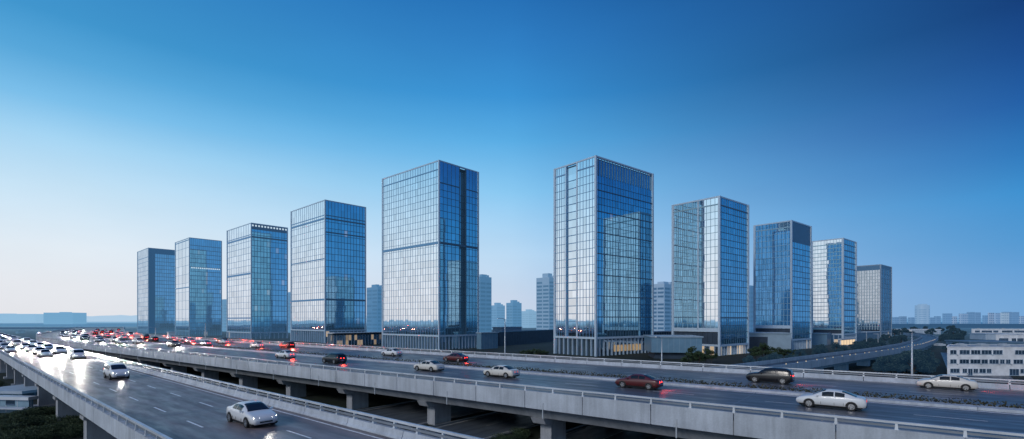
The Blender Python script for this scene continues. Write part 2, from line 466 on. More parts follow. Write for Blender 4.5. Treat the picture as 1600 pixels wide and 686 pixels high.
# ------------------------------------------------------------------ left (near) viaduct
A0, A1 = 7.4, 17.95
SA0, SA1 = -30, 520
va = thing('elevated_highway', 'narrower elevated carriageway in the left foreground with a wet road and blade piers', 'viaduct')
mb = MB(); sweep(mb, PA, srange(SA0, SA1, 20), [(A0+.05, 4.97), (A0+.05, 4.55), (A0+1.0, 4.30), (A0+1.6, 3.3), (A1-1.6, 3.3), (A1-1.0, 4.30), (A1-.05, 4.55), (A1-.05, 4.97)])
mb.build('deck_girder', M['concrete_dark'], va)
for n, sd in ((A0, 1), (A1, -1)):
    s_ = sd
    sec = [(n-.02*s_, 4.35), (n+.42*s_, 4.35), (n+.42*s_, 5.06), (n+.30*s_, 5.20), (n+.24*s_, 5.52), (n-.02*s_, 5.52)]
    pw = wall_with_joints(PA, SA0, SA1, sec, 6.0, .05)
    par = pw.build('parapet', M['concrete'], va)
    rail(par, PA, SA0, 330, n+.11*s_, sd, va, 2.2)
for i in range(24):
    s = 42+17.2*i
    o, d, nn = PA.frame(s)
    mb = MB(); c0 = PA.pt(s, 0, 0)
    w2 = (-d[1], d[0])   # left normal = -n
    mb.obox(c0, d, -.75, .75, -(A1-1.5), -(A0+1.1), 0.0, 3.3)
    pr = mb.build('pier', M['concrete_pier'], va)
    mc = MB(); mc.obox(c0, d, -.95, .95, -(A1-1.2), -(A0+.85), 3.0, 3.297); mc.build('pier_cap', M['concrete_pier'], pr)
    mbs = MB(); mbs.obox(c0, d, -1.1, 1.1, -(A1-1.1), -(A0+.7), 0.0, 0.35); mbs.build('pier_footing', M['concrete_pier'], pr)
mb = MB(); sweep(mb, PA, srange(SA0, SA1, 20), [(A0+.42, DECK), (A1-.42, DECK)], closed=False)
mb.build('road', M['asph_wet'], kind='structure')
mk = MB()
def line(path, s0, s1, n, wd=0.15, z=DECK+.005, step=12):
    sweep(mk, path, srange(s0, s1, step), [(n-wd/2, z), (n+wd/2, z)], closed=False)
line(PA, SA0, SA1, A0+.95); line(PA, SA0, SA1, A1-.95)
for n in (11.15, 14.35):
    s = -29
    while s < 330: line(PA, s, s+3.2, n, .14, step=5); s += 8.2
mk.build('lane_marking', M['paint'], kind='structure')

# ------------------------------------------------------------------ right (far, wide) viaduct
B0, B1 = 37.0, 70.4
SB0, SB1 = -75, 640
vb = thing('elevated_highway', 'wide elevated expressway with two carriageways curving away in front of the towers', 'viaduct')
mb = MB(); sweep(mb, PB, srange(SB0, SB1, 15), [(B0+.06, 4.97), (B0+.06, 4.0), (B0+.9, 3.85), (B0+1.5, 2.9), (B1-1.5, 2.9), (B1-.9, 3.85), (B1-.06, 4.0), (B1-.06, 4.97)])
mb.build('deck_girder', M['concrete_dark'], vb)
for n, sd in ((B0, 1), (B1, -1)):
    s_ = sd
    sec = [(n-.02*s_, 3.98), (n+.46*s_, 3.98), (n+.46*s_, 5.08), (n+.32*s_, 5.22), (n+.26*s_, 5.54), (n-.02*s_, 5.54)]
    pw = wall_with_joints(PB, SB0, SB1, sec, 6.0, .07)
    par = pw.build('parapet', M['concrete'], vb)
    rail(par, PB, SB0, 330, n+.12*s_, sd, vb, 3.0)
    dp = MB(); t = SB0+4
    while t < 200:
        P = PB.pt(t, n-.03*s_, 0); o, d, nn = PB.frame(t)
        if sd > 0: dp.obox(P[:2], d, -.05, .05, -.02, .04, 3.2, 4.6)
        t += 12
    if sd > 0: dp.build('drain_pipe', M['pole'], par)
for i in range(-3, 26):
    s = 26.5+15.8*i
    o, d, nn = PB.frame(s); c0 = PB.pt(s, 0, 0)
    cols = []
    for (a, b) in ((39.8, 42.2), (53.0, 55.4), (65.2, 67.6)):
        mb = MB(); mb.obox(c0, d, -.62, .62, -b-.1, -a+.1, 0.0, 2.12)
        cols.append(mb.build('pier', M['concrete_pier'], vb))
    mc = MB()
    P = lambda a, n, z: (c0[0]+d[0]*a+nn[0]*n, c0[1]+d[1]*a+nn[1]*n, z)
    mc.hexa([P(-.72, 38.6, 2.3), P(-.72, 68.8, 2.3), P(.72, 68.8, 2.3), P(.72, 38.6, 2.3), P(-.72, 38.2, 2.897), P(-.72, 69.2, 2.897), P(.72, 69.2, 2.897), P(.72, 38.2, 2.897)])
    mc.hexa([P(-.70, 39.3, 2.1), P(-.70, 68.1, 2.1), P(.70, 68.1, 2.1), P(.70, 39.3, 2.1), P(-.70, 38.7, 2.3), P(-.70, 68.7, 2.3), P(.70, 68.7, 2.3), P(.70, 38.7, 2.3)])
    mc.build('pier_cap', M['concrete_pier'], vb)
# median kerb
mb = wall_with_joints(PB, SB0, SB1, [(52.75, 5.0), (54.75, 5.0), (54.70, 5.22), (52.80, 5.22)], 10.0)
mb.build('median_kerb', M['concrete'], vb)
mb = MB(); sweep(mb, PB, srange(SB0, SB1, 15), [(B0+.46, DECK), (52.75, DECK)], closed=False)
sweep(mb, PB, srange(SB0, SB1, 15), [(54.75, DECK), (B1-.46, DECK)], closed=False)
mb.build('road', M['asph'], kind='structure')
mk = MB()
for n in (38.1, 52.2, 55.3, 69.3): line(PB, SB0, 420, n, 0.30 if n in (52.2,) else 0.16)
for n in (41.2, 44.8-1.3, 47.35, 58.9, 62.4, 65.9):
    s = SB0
    while s < 300: line(PB, s, s+4.0, n, .14, step=5); s += 10
mk.build('lane_marking', M['paint'], kind='structure')
# expansion joints across the decks
mk = MB()
for path, n0, n1, st in ((PA, A0+.42, A1-.42, 34.4), (PB, B0+.46, 52.75, 31.6), (PB, 54.75, B1-.46, 31.6)):
    s = 9.0 if path is PA else 10.7
    while s < 300:
        mk.quad(path.pt(s-.06, n0, DECK+.009), path.pt(s+.06, n0, DECK+.009), path.pt(s+.06, n1, DECK+.009), path.pt(s-.06, n1, DECK+.009)); s += st
mk.build('expansion_joint', M['rail_dark'], kind='structure')
# low planting on the median
hd = MB()
s = SB0
while s < 260:
    dn = 1.0 if s < 60 else 0.5
    for k in range(int(46*dn)):
        t = s+random.random(); n = 54.15+random.gauss(0, .14); z = 5.22+abs(random.gauss(0, .20))
        P = Vector(PB.pt(t, n, min(z, 5.62))); a = Vector((random.gauss(0,1), random.gauss(0,1), random.gauss(0,.7))).normalized()*.075
        b = Vector((random.gauss(0,1), random.gauss(0,1), random.gauss(0,1))).normalized()*.065
        hd.quad(P-a-b, P+a-b, P+a+b, P-a+b, leaf=random.random())
    s += 1.0
hd.build('hedge', M['leaf_median'], top=True, kind='stuff')['label'] = 'low brownish planting growing on the median of the wide viaduct'

# ------------------------------------------------------------------ far-left crossing overpass
fo = thing('overpass', 'hazy low overpass crossing the far left horizon behind the traffic', 'overpass', (-520, 452, 0))
u = (1, -0.06); L_ = math.hypot(*u); u = (u[0]/L_, u[1]/L_)
base = (-900, 474)
def fpart(name, mat, a0, a1, b0, b1, z0, z1, parent, loc):
    mb = MB(); mb.obox(base, u, a0, a1, b0, b1, z0, z1); return mb.build(name, mat, parent, loc)
OV = simple('overpass_haze', (0.10, 0.17, 0.24), 0.8, haze=0.35, hcol=lin((120,165,200)))
OVD = simple('overpass_dark', (0.04, 0.08, 0.13), 0.8, haze=0.35, hcol=lin((75,125,170)))
fpart('deck', OV, 0, 565, -6, 6, 3.2, 4.4, fo, fo.location)
fpart('parapet', OVD, 0, 565, -6.4, -6.05, 4.0, 5.6, fo, fo.location)
for k in range(18):
    fpart('pier', OV, 12+32*k, 14.5+32*k, -3, 3, 0, 3.2, fo, fo.location)

# ------------------------------------------------------------------ ramp on the right
pts = [(33,77),(53.6,94),(81,117.5),(109,141),(140,170),(172,203),(205,240),(235,280),(262,325)]
class Poly:
    def __init__(s, p):
        s.p = p; s.L = [0]
        for a, b in zip(p, p[1:]): s.L.append(s.L[-1]+math.dist(a, b))
    def frame(s, t):
        t = max(0, min(t, s.L[-1]-1e-4))
        for i in range(len(s.p)-1):
            if t <= s.L[i+1]: break
        a, b = s.p[i], s.p[i+1]; l = math.dist(a, b); f = (t-s.L[i])/l
        d = ((b[0]-a[0])/l, (b[1]-a[1])/l)
        # smooth the direction between segments
        if f > .5 and i+2 < len(s.p):
            c2 = s.p[i+2]; l2 = math.dist(b, c2); d2 = ((c2[0]-b[0])/l2, (c2[1]-b[1])/l2); k = f-.5
        elif f <= .5 and i > 0:
            c2 = s.p[i-1]; l2 = math.dist(c2, a); d2 = ((a[0]-c2[0])/l2, (a[1]-c2[1])/l2); k = .5-f
        else: d2, k = d, 0
        d = (d[0]*(1-k)+d2[0]*k, d[1]*(1-k)+d2[1]*k); q = math.hypot(*d); d = (d[0]/q, d[1]/q)
        return (a[0]+(b[0]-a[0])*f, a[1]+(b[1]-a[1])*f), d, (d[1], -d[0])
    def pt(s, t, n, z):
        o, d, nn = s.frame(t); return (o[0]+nn[0]*n, o[1]+nn[1]*n, z)
PR = Poly(pts); LR = PR.L[-1]
rp = thing('ramp_viaduct', 'single lane slip ramp with small warm lamps climbing away between the trees on the right', 'ramp')
sv_ = srange(0, LR, 8)
mb = sweep(MB(), PR, sv_, [(0, 3.15), (0, 2.6), (-.8, 2.4), (-1.2, 1.7), (-5.0, 1.7), (-5.4, 2.4), (-6.2, 2.6), (-6.2, 3.15)])
mb.build('deck_girder', M['ramp'], rp)
for n, s_ in ((0.03, -1), (-6.23, 1)):
    mb = sweep(MB(), PR, sv_, [(n, 2.5), (n+.30*s_, 2.5), (n+.30*s_, 3.9), (n, 3.9)]); mb.build('parapet', M['ramp'], rp)
for k in range(17):
    t = 12+17*k
    if t > LR-5: break
    o, d, nn = PR.frame(t)
    mb = MB(); mb.obox(o, d, -.8, .8, 1.8, 4.4, 0, 1.7); mb.build('pier', M['ramp'], rp)
mb = sweep(MB(), PR, sv_, [(-.28, 3.17), (-5.92, 3.17)], closed=False); mb.build('road', M['asph_ramp'], kind='structure')
for k in range(34):
    t = 22+5.2*k+random.uniform(-1, 1)
    if t > LR: break
    P = PR.pt(t, -0.12, 3.9); lm = MB(); lm.box(P[0]-.06, P[0]+.06, P[1]-.06, P[1]+.06, 3.9, 4.02+random.random()*.06)
    lm.build('marker_lamp', M['lamp_warm'], rp)

# ------------------------------------------------------------------ ground-level roads under the viaducts
gd = (.61, .792); gn = (-.792, .61)
def gp(a, s, z): return (gn[0]*s+gd[0]*a, gn[1]*s+gd[1]*a, z)
mb = MB()
for s0, s1 in ((43.2, 56.2), (32.6, 41.0), (10.5, 28.0)):
    mb.quad(gp(15, s0, .02), gp(15, s1, .02), gp(96, s1, .02), gp(96, s0, .02))
mb.build('road', M['asph_ground'], kind='structure')
mb = MB()
for s in (43.7, 55.7, 40.5, 33.1, 27.5, 23.4, 19.2, 11.0):
    mb.quad(gp(15, s-.09, .026), gp(15, s+.09, .026), gp(96, s+.09, .026), gp(96, s-.09, .026))
for s in (49.6, 36.8, 15.2):
    a = 16
    while a < 92:
        mb.quad(gp(a, s-.08, .026), gp(a, s+.08, .026), gp(a+3, s+.08, .026), gp(a+3, s-.08, .026)); a += 9
mb.build('lane_marking', M['paint_dim'], kind='structure')
mb = MB()
for s in (43.0, 41.2, 32.4, 28.2, 56.4):
    mb.obox((gn[0]*s, gn[1]*s), gd, 15, 96, -.1, .1, 0, .14)
mb.build('kerb', M['concrete_dark'], kind='structure')
# side road at right, in front of the white office
mb = MB(); mb.quad((88,100,.02),(97,96,.02),(170,178,.02),(158,184,.02)); mb.build('road', M['asph_ramp'], kind='structure')

# ------------------------------------------------------------------ curtain-wall towers
def edge_len(C, d, px):
    q = (px-CX)/F; return (q*C[1]-C[0])/(d[0]-q*d[1])

class Face:
    """a facade plane: o + d*a (a along), outward normal n"""
    def __init__(s, o, d, n, L): s.o, s.d, s.n, s.L = o, d, n, L
    def P(s, a, z, e=0.0): return (s.o[0]+s.d[0]*a+s.n[0]*e, s.o[1]+s.d[1]*a+s.n[1]*e, z)
    def bar(s, mb, a0, a1, z0, z1, e0, e1):
        mb.hexa([s.P(a0,z0,e1), s.P(a1,z0,e1), s.P(a1,z0,e0), s.P(a0,z0,e0), s.P(a0,z1,e1), s.P(a1,z1,e1), s.P(a1,z1,e0), s.P(a0,z1,e0)])

def panes(mb, fc, a0, a1, z0, z1, nc, zs, e=0.0, lit=0.0, tilt=0.0018, litmax=0.5, dim=0.0):
    ca = random.random()*9
    for i in range(nc):
        x0 = a0+(a1-a0)*i/nc; x1 = a0+(a1-a0)*(i+1)/nc
        for j in range(len(zs)-1):
            if zs[j+1] <= z0+.01 or zs[j] >= z1-.01: continue
            y0, y1 = max(zs[j], z0), min(zs[j+1], z1)
            t = [random.gauss(0, tilt) for _ in range(4)]
            # slow warping shared by neighbours
            def wv(x, y): return 0.008*math.sin(x*.23+ca)*math.sin(y*.11+ca*2)
            v = min(1, max(0, random.gauss(.55-dim, .22)))
            l = 0.0
            if random.random() < lit: l = random.uniform(.08, litmax)
            mb.quad(fc.P(x0,y0,e+t[0]+wv(x0,y0)), fc.P(x1,y0,e+t[0]+wv(x1,y0)+t[1]), fc.P(x1,y1,e+t[2]+t[1]+wv(x1,y1)), fc.P(x0,y1,e+t[2]+wv(x0,y1)), pane_value=v, pane_lit=l)

def rows(z0, z1, step):
    n = max(1, round((z1-z0)/step)); return [z0+(z1-z0)*i/n for i in range(n+1)]

def facade(fc, H, z0, spec, glass, frame, pale, parent, loc):
    """spec: dict(segs=[(f0,f1,kind,ncols)], step, bands=[(zfrac,thick)], crown=(frac,kind), mw, mh, lit)"""
    L = fc.L; zt = H-.5
    crown = spec.get('crown'); zc = zt
    if crown: zc = z0+(zt-z0)*(1-crown[0])
    zs = rows(z0, zc, spec['step'])
    mg, ml, mp, mc, gr = MB(), MB(), MB(), MB(), MB()
    mw, mh = spec.get('mw', .16)*.72, spec.get('mh', .14)*.75
    for f0, f1, kind, nc in spec['segs']:
        a0, a1 = L*f0, L*f1
        if kind == 'glass':
            panes(mg, fc, a0, a1, z0, zc, nc, zs, 0, spec.get('lit', .0)*.45, litmax=.3)
            for i in range(nc+1):
                a = a0+(a1-a0)*i/nc
                fc.bar(ml, a-mw/2, a+mw/2, z0, zt if (not crown or crown[1] != 'panel') else zc, -.1, spec.get('fin', .07))
            for z in zs[1:-1]: fc.bar(ml, a0, a1, z-mh/2, z+mh/2, -.1, .10)
            if spec.get('third'):
                for z in zs[3:-1:3]: fc.bar(ml, a0, a1, z-mh*1.3, z+mh*1.3, -.1, .13)
            if crown:
                zcs = rows(zc, zt, (zt-zc) if crown[1] != 'rows' else spec['step'])
                if crown[1] == 'louvre':
                    panes(mg, fc, a0, a1, zc, zt-.6, nc, [zc, zt-.6], -.12, 0, dim=.2)
                    k = nc
                    for i in range(k+1):
                        a = a0+(a1-a0)*i/k; fc.bar(mc, a-.16, a+.16, zc+.3, zt, -.1, .05)
                elif crown[1] == 'panel':
                    fc.bar(mc, a0, a1, zc, zt, -.3, .04)
                elif crown[1] == 'slots':
                    fc.bar(mc, a0, a1, zc, zt, -.3, .02); k = nc
                    for i in range(k):
                        a = a0+(a1-a0)*(i+.22)/k; q = MB(); fc.bar(q, a, a+(a1-a0)/k*.55, zc+(zt-zc)*.55, zt-.5, -.05, .06); q.build('light_slot', M['slot'], parent, loc)
                else:
                    panes(mg, fc, a0, a1, zc, zt, nc, zcs, 0, 0)
                    fc.bar(ml, a0, a1, zc-.2, zc+.2, -.1, .14)
        elif kind == 'groove':
            gd = spec.get('groove_depth', 1.6)
            panes(mg, fc, a0, a1, z0, zt-.6, nc, rows(z0, zt-.6, spec['step']), -gd, 0, dim=.35)
            fc.bar(ml, a0-.05, a0+.22, z0, zt, -gd-.2, .12); fc.bar(ml, a1-.22, a1+.05, z0, zt, -gd-.2, .12)
            for z in zs[1:-1]: fc.bar(ml, a0+.22, a1-.22, z-.12, z+.12, -gd-.1, -gd+.12)
        elif kind == 'plain':
            fc.bar(mc, a0, a1, z0, zt, -.3, .03)
    for zf, th in spec.get('bands', []):
        z = z0+(zt-z0)*zf; fc.bar(ml if th < 1.2 else mp, 0, L, z-th/2, z+th/2, -.1, .20)
    for f, wd in spec.get('pilasters', []):
        fc.bar(mp, L*f-wd/2, L*f+wd/2, spec.get('pz0', z0), zt, -.3, .2)
    for zf, f0, f1, th in spec.get('pale_rows', []):
        z = z0+(zt-z0)*zf; n = 14
        for i in range(n):
            a = L*(f0+(f1-f0)*i/n); q = MB(); fc.bar(q, a+.1, a+L*(f1-f0)/n*.7, z-th/2, z+th/2, -.05, .13); q.build('light_slot', M['slot'], parent, loc)
    if mg.v: mg.build('curtain_wall', glass, parent, loc)
    if ml.v: ml.build('mullion_grid', frame, parent, loc)
    if mc.v: mc.build('cladding_panel', spec.get('panelmat', frame), parent, loc)
    if mp.v: mp.build('pilaster', pale, parent, loc)

def tower(name, label, px, yc, yb, bear, specL, specR, hz, hcol, base=None, tintL=(.80,.88,.95), glassdark=(.02,.045,.075),
          corner=.62, framecol=(.10,.16,.23), palecol=(.42,.53,.64), refl=.82, z0=0.0):
    xl, xc, xr = px
    Yd = CAMZ*F/(yb-HY); C = ((xc-CX)/F*Yd, Yd); H = CAMZ+(HY-yc)/F*Yd
    dl, dr = unit(bear), unit(bear+90)
    Ll, Lr = edge_len(C, dl, xl), edge_len(C, dr, xr)
    loc = (C[0]+dl[0]*Ll/2+dr[0]*Lr/2, C[1]+dl[1]*Ll/2+dr[1]*Lr/2, 0)
    t = thing(name, label, 'tower', loc)
    gl = glass_wall('curtain_glass', (tintL[0]*.56, tintL[1]*.86, tintL[2]*.96), tuple(c*.7 for c in glassdark), refl-.06, hz, hcol, lit=.4)  # right and rear faces: dimmer, bluer reflection put into the glass tint
    glL = glass_wall('curtain_glass_bright_side', tuple(min(1.0, c*.4+.62) for c in tintL), glassdark, min(.96, refl+.14), hz, hcol, lit=.5)  # left-face copy of the glass, brighter sky reflection put into its tint
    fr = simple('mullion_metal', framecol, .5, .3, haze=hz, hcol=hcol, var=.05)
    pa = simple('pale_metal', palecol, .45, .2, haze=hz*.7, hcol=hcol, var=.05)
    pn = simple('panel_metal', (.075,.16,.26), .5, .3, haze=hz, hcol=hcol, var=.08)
    frL = simple('mullion_metal', tuple(min(.5, c*2.6) for c in framecol), .5, .3, haze=hz, hcol=hcol, var=.05)  # left-face frames lightened, the bright side is put into their colour
    for s in (specL, specR): s.setdefault('panelmat', pn)
    nl = (-dr[0], -dr[1]); nr = (-dl[0], -dl[1])     # outward normals of the two visible faces
    FL = Face(C, dl, nl, Ll); FR = Face(C, dr, nr, Lr)
    D = (C[0]+dl[0]*Ll, C[1]+dl[1]*Ll); E_ = (C[0]+dr[0]*Lr, C[1]+dr[1]*Lr)
    FB = Face(D, dr, dl, Lr); FD = Face(E_, dl, dr, Ll)
    # core and roof
    mb = MB(); w_ = (-dl[1], dl[0]); sgn = 1 if (dr[0]*w_[0]+dr[1]*w_[1]) > 0 else -1
    b0, b1 = (2.0, Lr-2.0) if sgn > 0 else (-(Lr-2.0), -2.0)
    mb.obox(C, dl, 2.0, Ll-2.0, b0, b1, 0, H-1.2); mb.build('core', M['core'], t, loc)
    mb = MB(); q0, q1 = (.1, Lr-.1) if sgn > 0 else (-(Lr-.1), -.1)
    mb.obox(C, dl, .1, Ll-.1, q0, q1, H-1.2, H-.9)
    mb.obox(C, dl, Ll*.3, Ll*.75, *sorted((sgn*Lr*.3, sgn*Lr*.7)), H-.9, H-.55)
    mb.build('roof_slab', fr, t, loc)
    zb = base['h'] if base else z0
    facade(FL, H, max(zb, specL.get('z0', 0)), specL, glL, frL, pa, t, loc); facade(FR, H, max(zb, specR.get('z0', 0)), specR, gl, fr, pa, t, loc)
    bs = dict(segs=[(0,1,'glass',10)], step=5.6, mw=.2, panelmat=pn, lit=0)
    facade(FB, H, zb, dict(bs), gl, fr, pa, t, loc); facade(FD, H, zb, dict(bs), gl, fr, pa, t, loc)
    # corner columns
    for q in (C, D, E_, (E_[0]+dl[0]*Ll, E_[1]+dl[1]*Ll)):
        mb = MB(); k = corner/2; mb.obox(q, dl, -k, k, -k, k, 0, H); mb.build('corner_column', pa, t, loc)
    mb = MB()
    for fc in (FL, FR, FB, FD): fc.bar(mb, 0, fc.L, H-.45, H+.04, -.5, .14)
    mb.build('roof_parapet', pa, t, loc)
    if base:
        gb = glass_wall('lobby_glass', (.60,.73,.86), (.06,.09,.12), .62, hz, hcol, lit=base.get('glow', 1.0))
        mg, mf = MB(), MB()
        for fc, lt in ((FL, base.get('litL', .05)), (FR, base.get('litR', .05)), (FB, 0), (FD, 0)):
            nc = max(4, int(fc.L/base.get('bay', 2.4)))
            panes(mg, fc, 0, fc.L, 0, zb, nc, rows(0, zb, 2.8), -.25, lt, litmax=.8)
            for i in range(nc+1):
                a = fc.L*i/nc; fc.bar(mf, a-.11, a+.11, 0, zb, -.3, .10)
            fc.bar(mf, -.3, fc.L+.3, zb-.35, zb+.35, -.3, .30)
        mg.build('lobby_glazing', gb, t, loc); mf.build('base_frame', pa, t, loc)
    return dict(C=C, dl=dl, dr=dr, Ll=Ll, Lr=Lr, FL=FL, FR=FR, t=t, H=H, loc=loc, pale=pa, frame=fr)

G_ = 'glass'
tower('office_tower', 'leftmost glass tower, hazy, with a plain strip beside its corner and grid windows', (215,232,274), 387, 520.5, -48,
      dict(segs=[(0,1,G_,9)], step=4.2, mw=.3, mh=.3, crown=(.10,'rows')),
      dict(segs=[(0,.24,'plain',0),(.24,1,G_,9)], step=3.4, mw=.3, mh=.55, crown=(.06,'panel'), lit=.04, panelmat=simple('strip_panel',(.06,.17,.28),.4,.3,haze=.2,hcol=lin((95,150,195)),var=.05)),
      .24, lin((110,160,200)), palecol=(.30,.42,.52), framecol=(.06,.12,.19), refl=.78)
tower('office_tower', 'second glass tower from the left, wide paned pale side, dotted light row', (274,296,346), 371, 525, -48,
      dict(segs=[(0,.5,G_,2),(.5,1,G_,2)], step=6.5, mw=.22, mh=.2, bands=[(.5,.7),(.985,.5)]),
      dict(segs=[(0,1,G_,16)], step=3.3, mw=.16, mh=.5, pale_rows=[(.70,.05,.97,.9)], crown=(.07,'rows'), lit=.03),
      .18, lin((115,165,205)), palecol=(.34,.46,.56), framecol=(.05,.12,.20))
tower('office_tower', 'third glass tower from the left, dark roof edge with bright slots', (355,392.6,449), 348, 530, -48,
      dict(segs=[(0,1,G_,10)], step=3.9, mw=.2, mh=.2, bands=[(.88,1.0),(.545,1.15),(.135,.8)], crown=(.10,'rows')),
      dict(segs=[(0,1,G_,12)], step=3.5, mw=.2, mh=.36, bands=[(.88,.9)], crown=(.05,'slots'), lit=.05),
      .11, lin((110,162,205)), palecol=(.40,.50,.60), framecol=(.05,.11,.19), base=dict(h=4.0, litR=.05, bay=2.6))
tower('office_tower', 'fourth glass tower from the left, dark blue side beside the low glazed pavilion', (455,508,571), 312, 536, -47,
      dict(segs=[(0,1,G_,17)], step=3.3, mw=.2, mh=.15, bands=[(.865,.9),(.555,.5),(.24,.8)], crown=(.11,'rows')),
      dict(segs=[(0,1,G_,13)], step=3.3, mw=.26, mh=.3, bands=[(.865,.7),(.24,.8),(.76,.6)], crown=(.11,'rows'), lit=.04),
      .06, lin((105,160,205)), framecol=(.05,.115,.19), palecol=(.42,.52,.62), base=dict(h=6.4, litL=.03, litR=.1, bay=2.2))
T5 = tower('office_tower', 'tall pale glass tower left of centre with a deep vertical groove down its right side', (598,686,747), 250, 547, -48,
      dict(segs=[(0,1,G_,23)], step=2.75, mw=.17, mh=.13, bands=[(.535,1.0)], crown=(.045,'rows')),
      dict(segs=[(0,.50,G_,5),(.50,.68,'groove',2),(.68,1,G_,4)], step=2.75, mw=.2, mh=.2, bands=[(.535,.9)], crown=(.12,'rows'), lit=.01),
      .03, lin((105,160,205)), framecol=(.055,.12,.19), base=dict(h=5.6, litL=0, litR=0, bay=1.8))
T6 = tower('office_tower', 'tallest looking glass tower right of centre with vertical pilasters and a louvred crown', (867,931,1019.5), 243, 557, -40,
      dict(segs=[(0,.44,G_,6),(.44,.70,'groove',2),(.70,1,G_,5)], step=2.7, mw=.2, mh=.18, groove_depth=.35, bands=[], pilasters=[(.44,.4),(.71,.3)], crown=(.045,'rows')),
      dict(segs=[(0,1,G_,22)], step=2.35, mw=.15, mh=.16, third=True, crown=(.10,'louvre'), lit=.004, panelmat=simple('louvre_metal', (.15,.30,.46), .4, .2, var=.05)),
      .0, HAZE_R, framecol=(.05,.11,.18), palecol=(.44,.55,.66), tintL=(.74,.85,.95), base=dict(h=6.0, litL=0, litR=0, bay=2.0, glow=.6), corner=.7)
T7 = tower('office_tower', 'white edged glass tower right of the tallest one, raised over a dark recessed base', (1051.5,1124,1168.6), 306, 556, -40,
      dict(segs=[(0,.44,G_,5),(.44,1,G_,5)], step=2.35, mw=.17, mh=.17, z0=8.6, pilasters=[(.44,.35)], pz0=8.6, bands=[(.0,1.3)], crown=(.05,'rows')),
      dict(segs=[(0,1,G_,13)], step=2.2, mw=.13, mh=.24, bands=[(.19,.4)], crown=(.05,'rows')),
      .02, HAZE_R, framecol=(.10,.16,.23), palecol=(.46,.57,.68), tintL=(.74,.84,.94), base=dict(h=3.4, litL=.1, litR=.30, bay=1.7, glow=.9), corner=.7)
T8 = tower('office_tower', 'glass tower with a solid dark panel across the top of its narrow side', (1179,1236.6,1266.6), 344, 547, -40,
      dict(segs=[(0,.5,G_,5),(.5,1,G_,5)], step=2.4, mw=.17, mh=.2, z0=9.2, bands=[(.0,1.3)], crown=(.05,'rows'), pilasters=[(.995,.3)]),
      dict(segs=[(0,1,G_,7)], step=2.3, mw=.12, mh=.3, crown=(.17,'panel'), z0=4.0),
      .05, HAZE_R, framecol=(.09,.15,.22), palecol=(.42,.53,.64), tintL=(.74,.84,.94), base=dict(h=4.0, litR=.2, bay=1.6, glow=.9), corner=.7)
T9 = tower('office_tower', 'second tower from the right end, closely ribbed with floor lines over a brightly lit lobby', (1268.7,1317,1337), 371.7, 538.6, -40,
      dict(segs=[(0,1,G_,10)], step=1.9, mw=.16, mh=.36, z0=7.5, bands=[(.0,.6)], crown=(.05,'rows'), lit=.03),
      dict(segs=[(0,1,G_,6)], step=3.0, mw=.1, mh=.7, crown=(.05,'rows'), z0=5.0),
      .09, HAZE_R, framecol=(.10,.17,.25), palecol=(.44,.53,.62), tintL=(.70,.82,.92), base=dict(h=5.0, litL=.05, litR=.5, bay=1.9, glow=1.1), corner=.9)
tower('apartment_tower', 'rightmost tower, grey stone grid on its left side and shadowed plain right side', (1338,1376,1392.5), 413, 531, -40,
      dict(segs=[(0,1,G_,9)], step=1.9, mw=.62, mh=.36, crown=(.07,'panel'), z0=6),
      dict(segs=[(0,1,G_,6)], step=3.0, mw=1.4, mh=.3, crown=(.05,'panel')),
      .16, lin((70,118,165)), framecol=(.17,.21,.27), palecol=(.28,.34,.41), refl=.55, tintL=(.6,.7,.8), base=dict(h=5.0, bay=2.5), corner=.7)

# recessed dark storeys under the raised left faces of two right-hand towers
for T, h0, h1, lab in ((T7, 3.4, 8.2, None), (T8, 4.0, 8.6, None), (T9, 5.0, 7.2, None)):
    mb = MB(); fc = T['FL']; fc.bar(mb, .7, fc.L, h0+.36, h1, -1.0, -.35)
    for i in range(9): fc.bar(mb, .7+(fc.L-.7)*i/9-.06, .7+(fc.L-.7)*i/9+.06, h0+.36, h1, -.35, -.2)
    mb.build('recessed_storey', M['pod_dark'], T['t'], T['loc'])

# ------------------------------------------------------------------ podiums and low blocks between the towers
def at(px, Yd): return ((px-CX)/F*Yd, Yd)
def zof(py, Yd): return CAMZ+(HY-py)/F*Yd

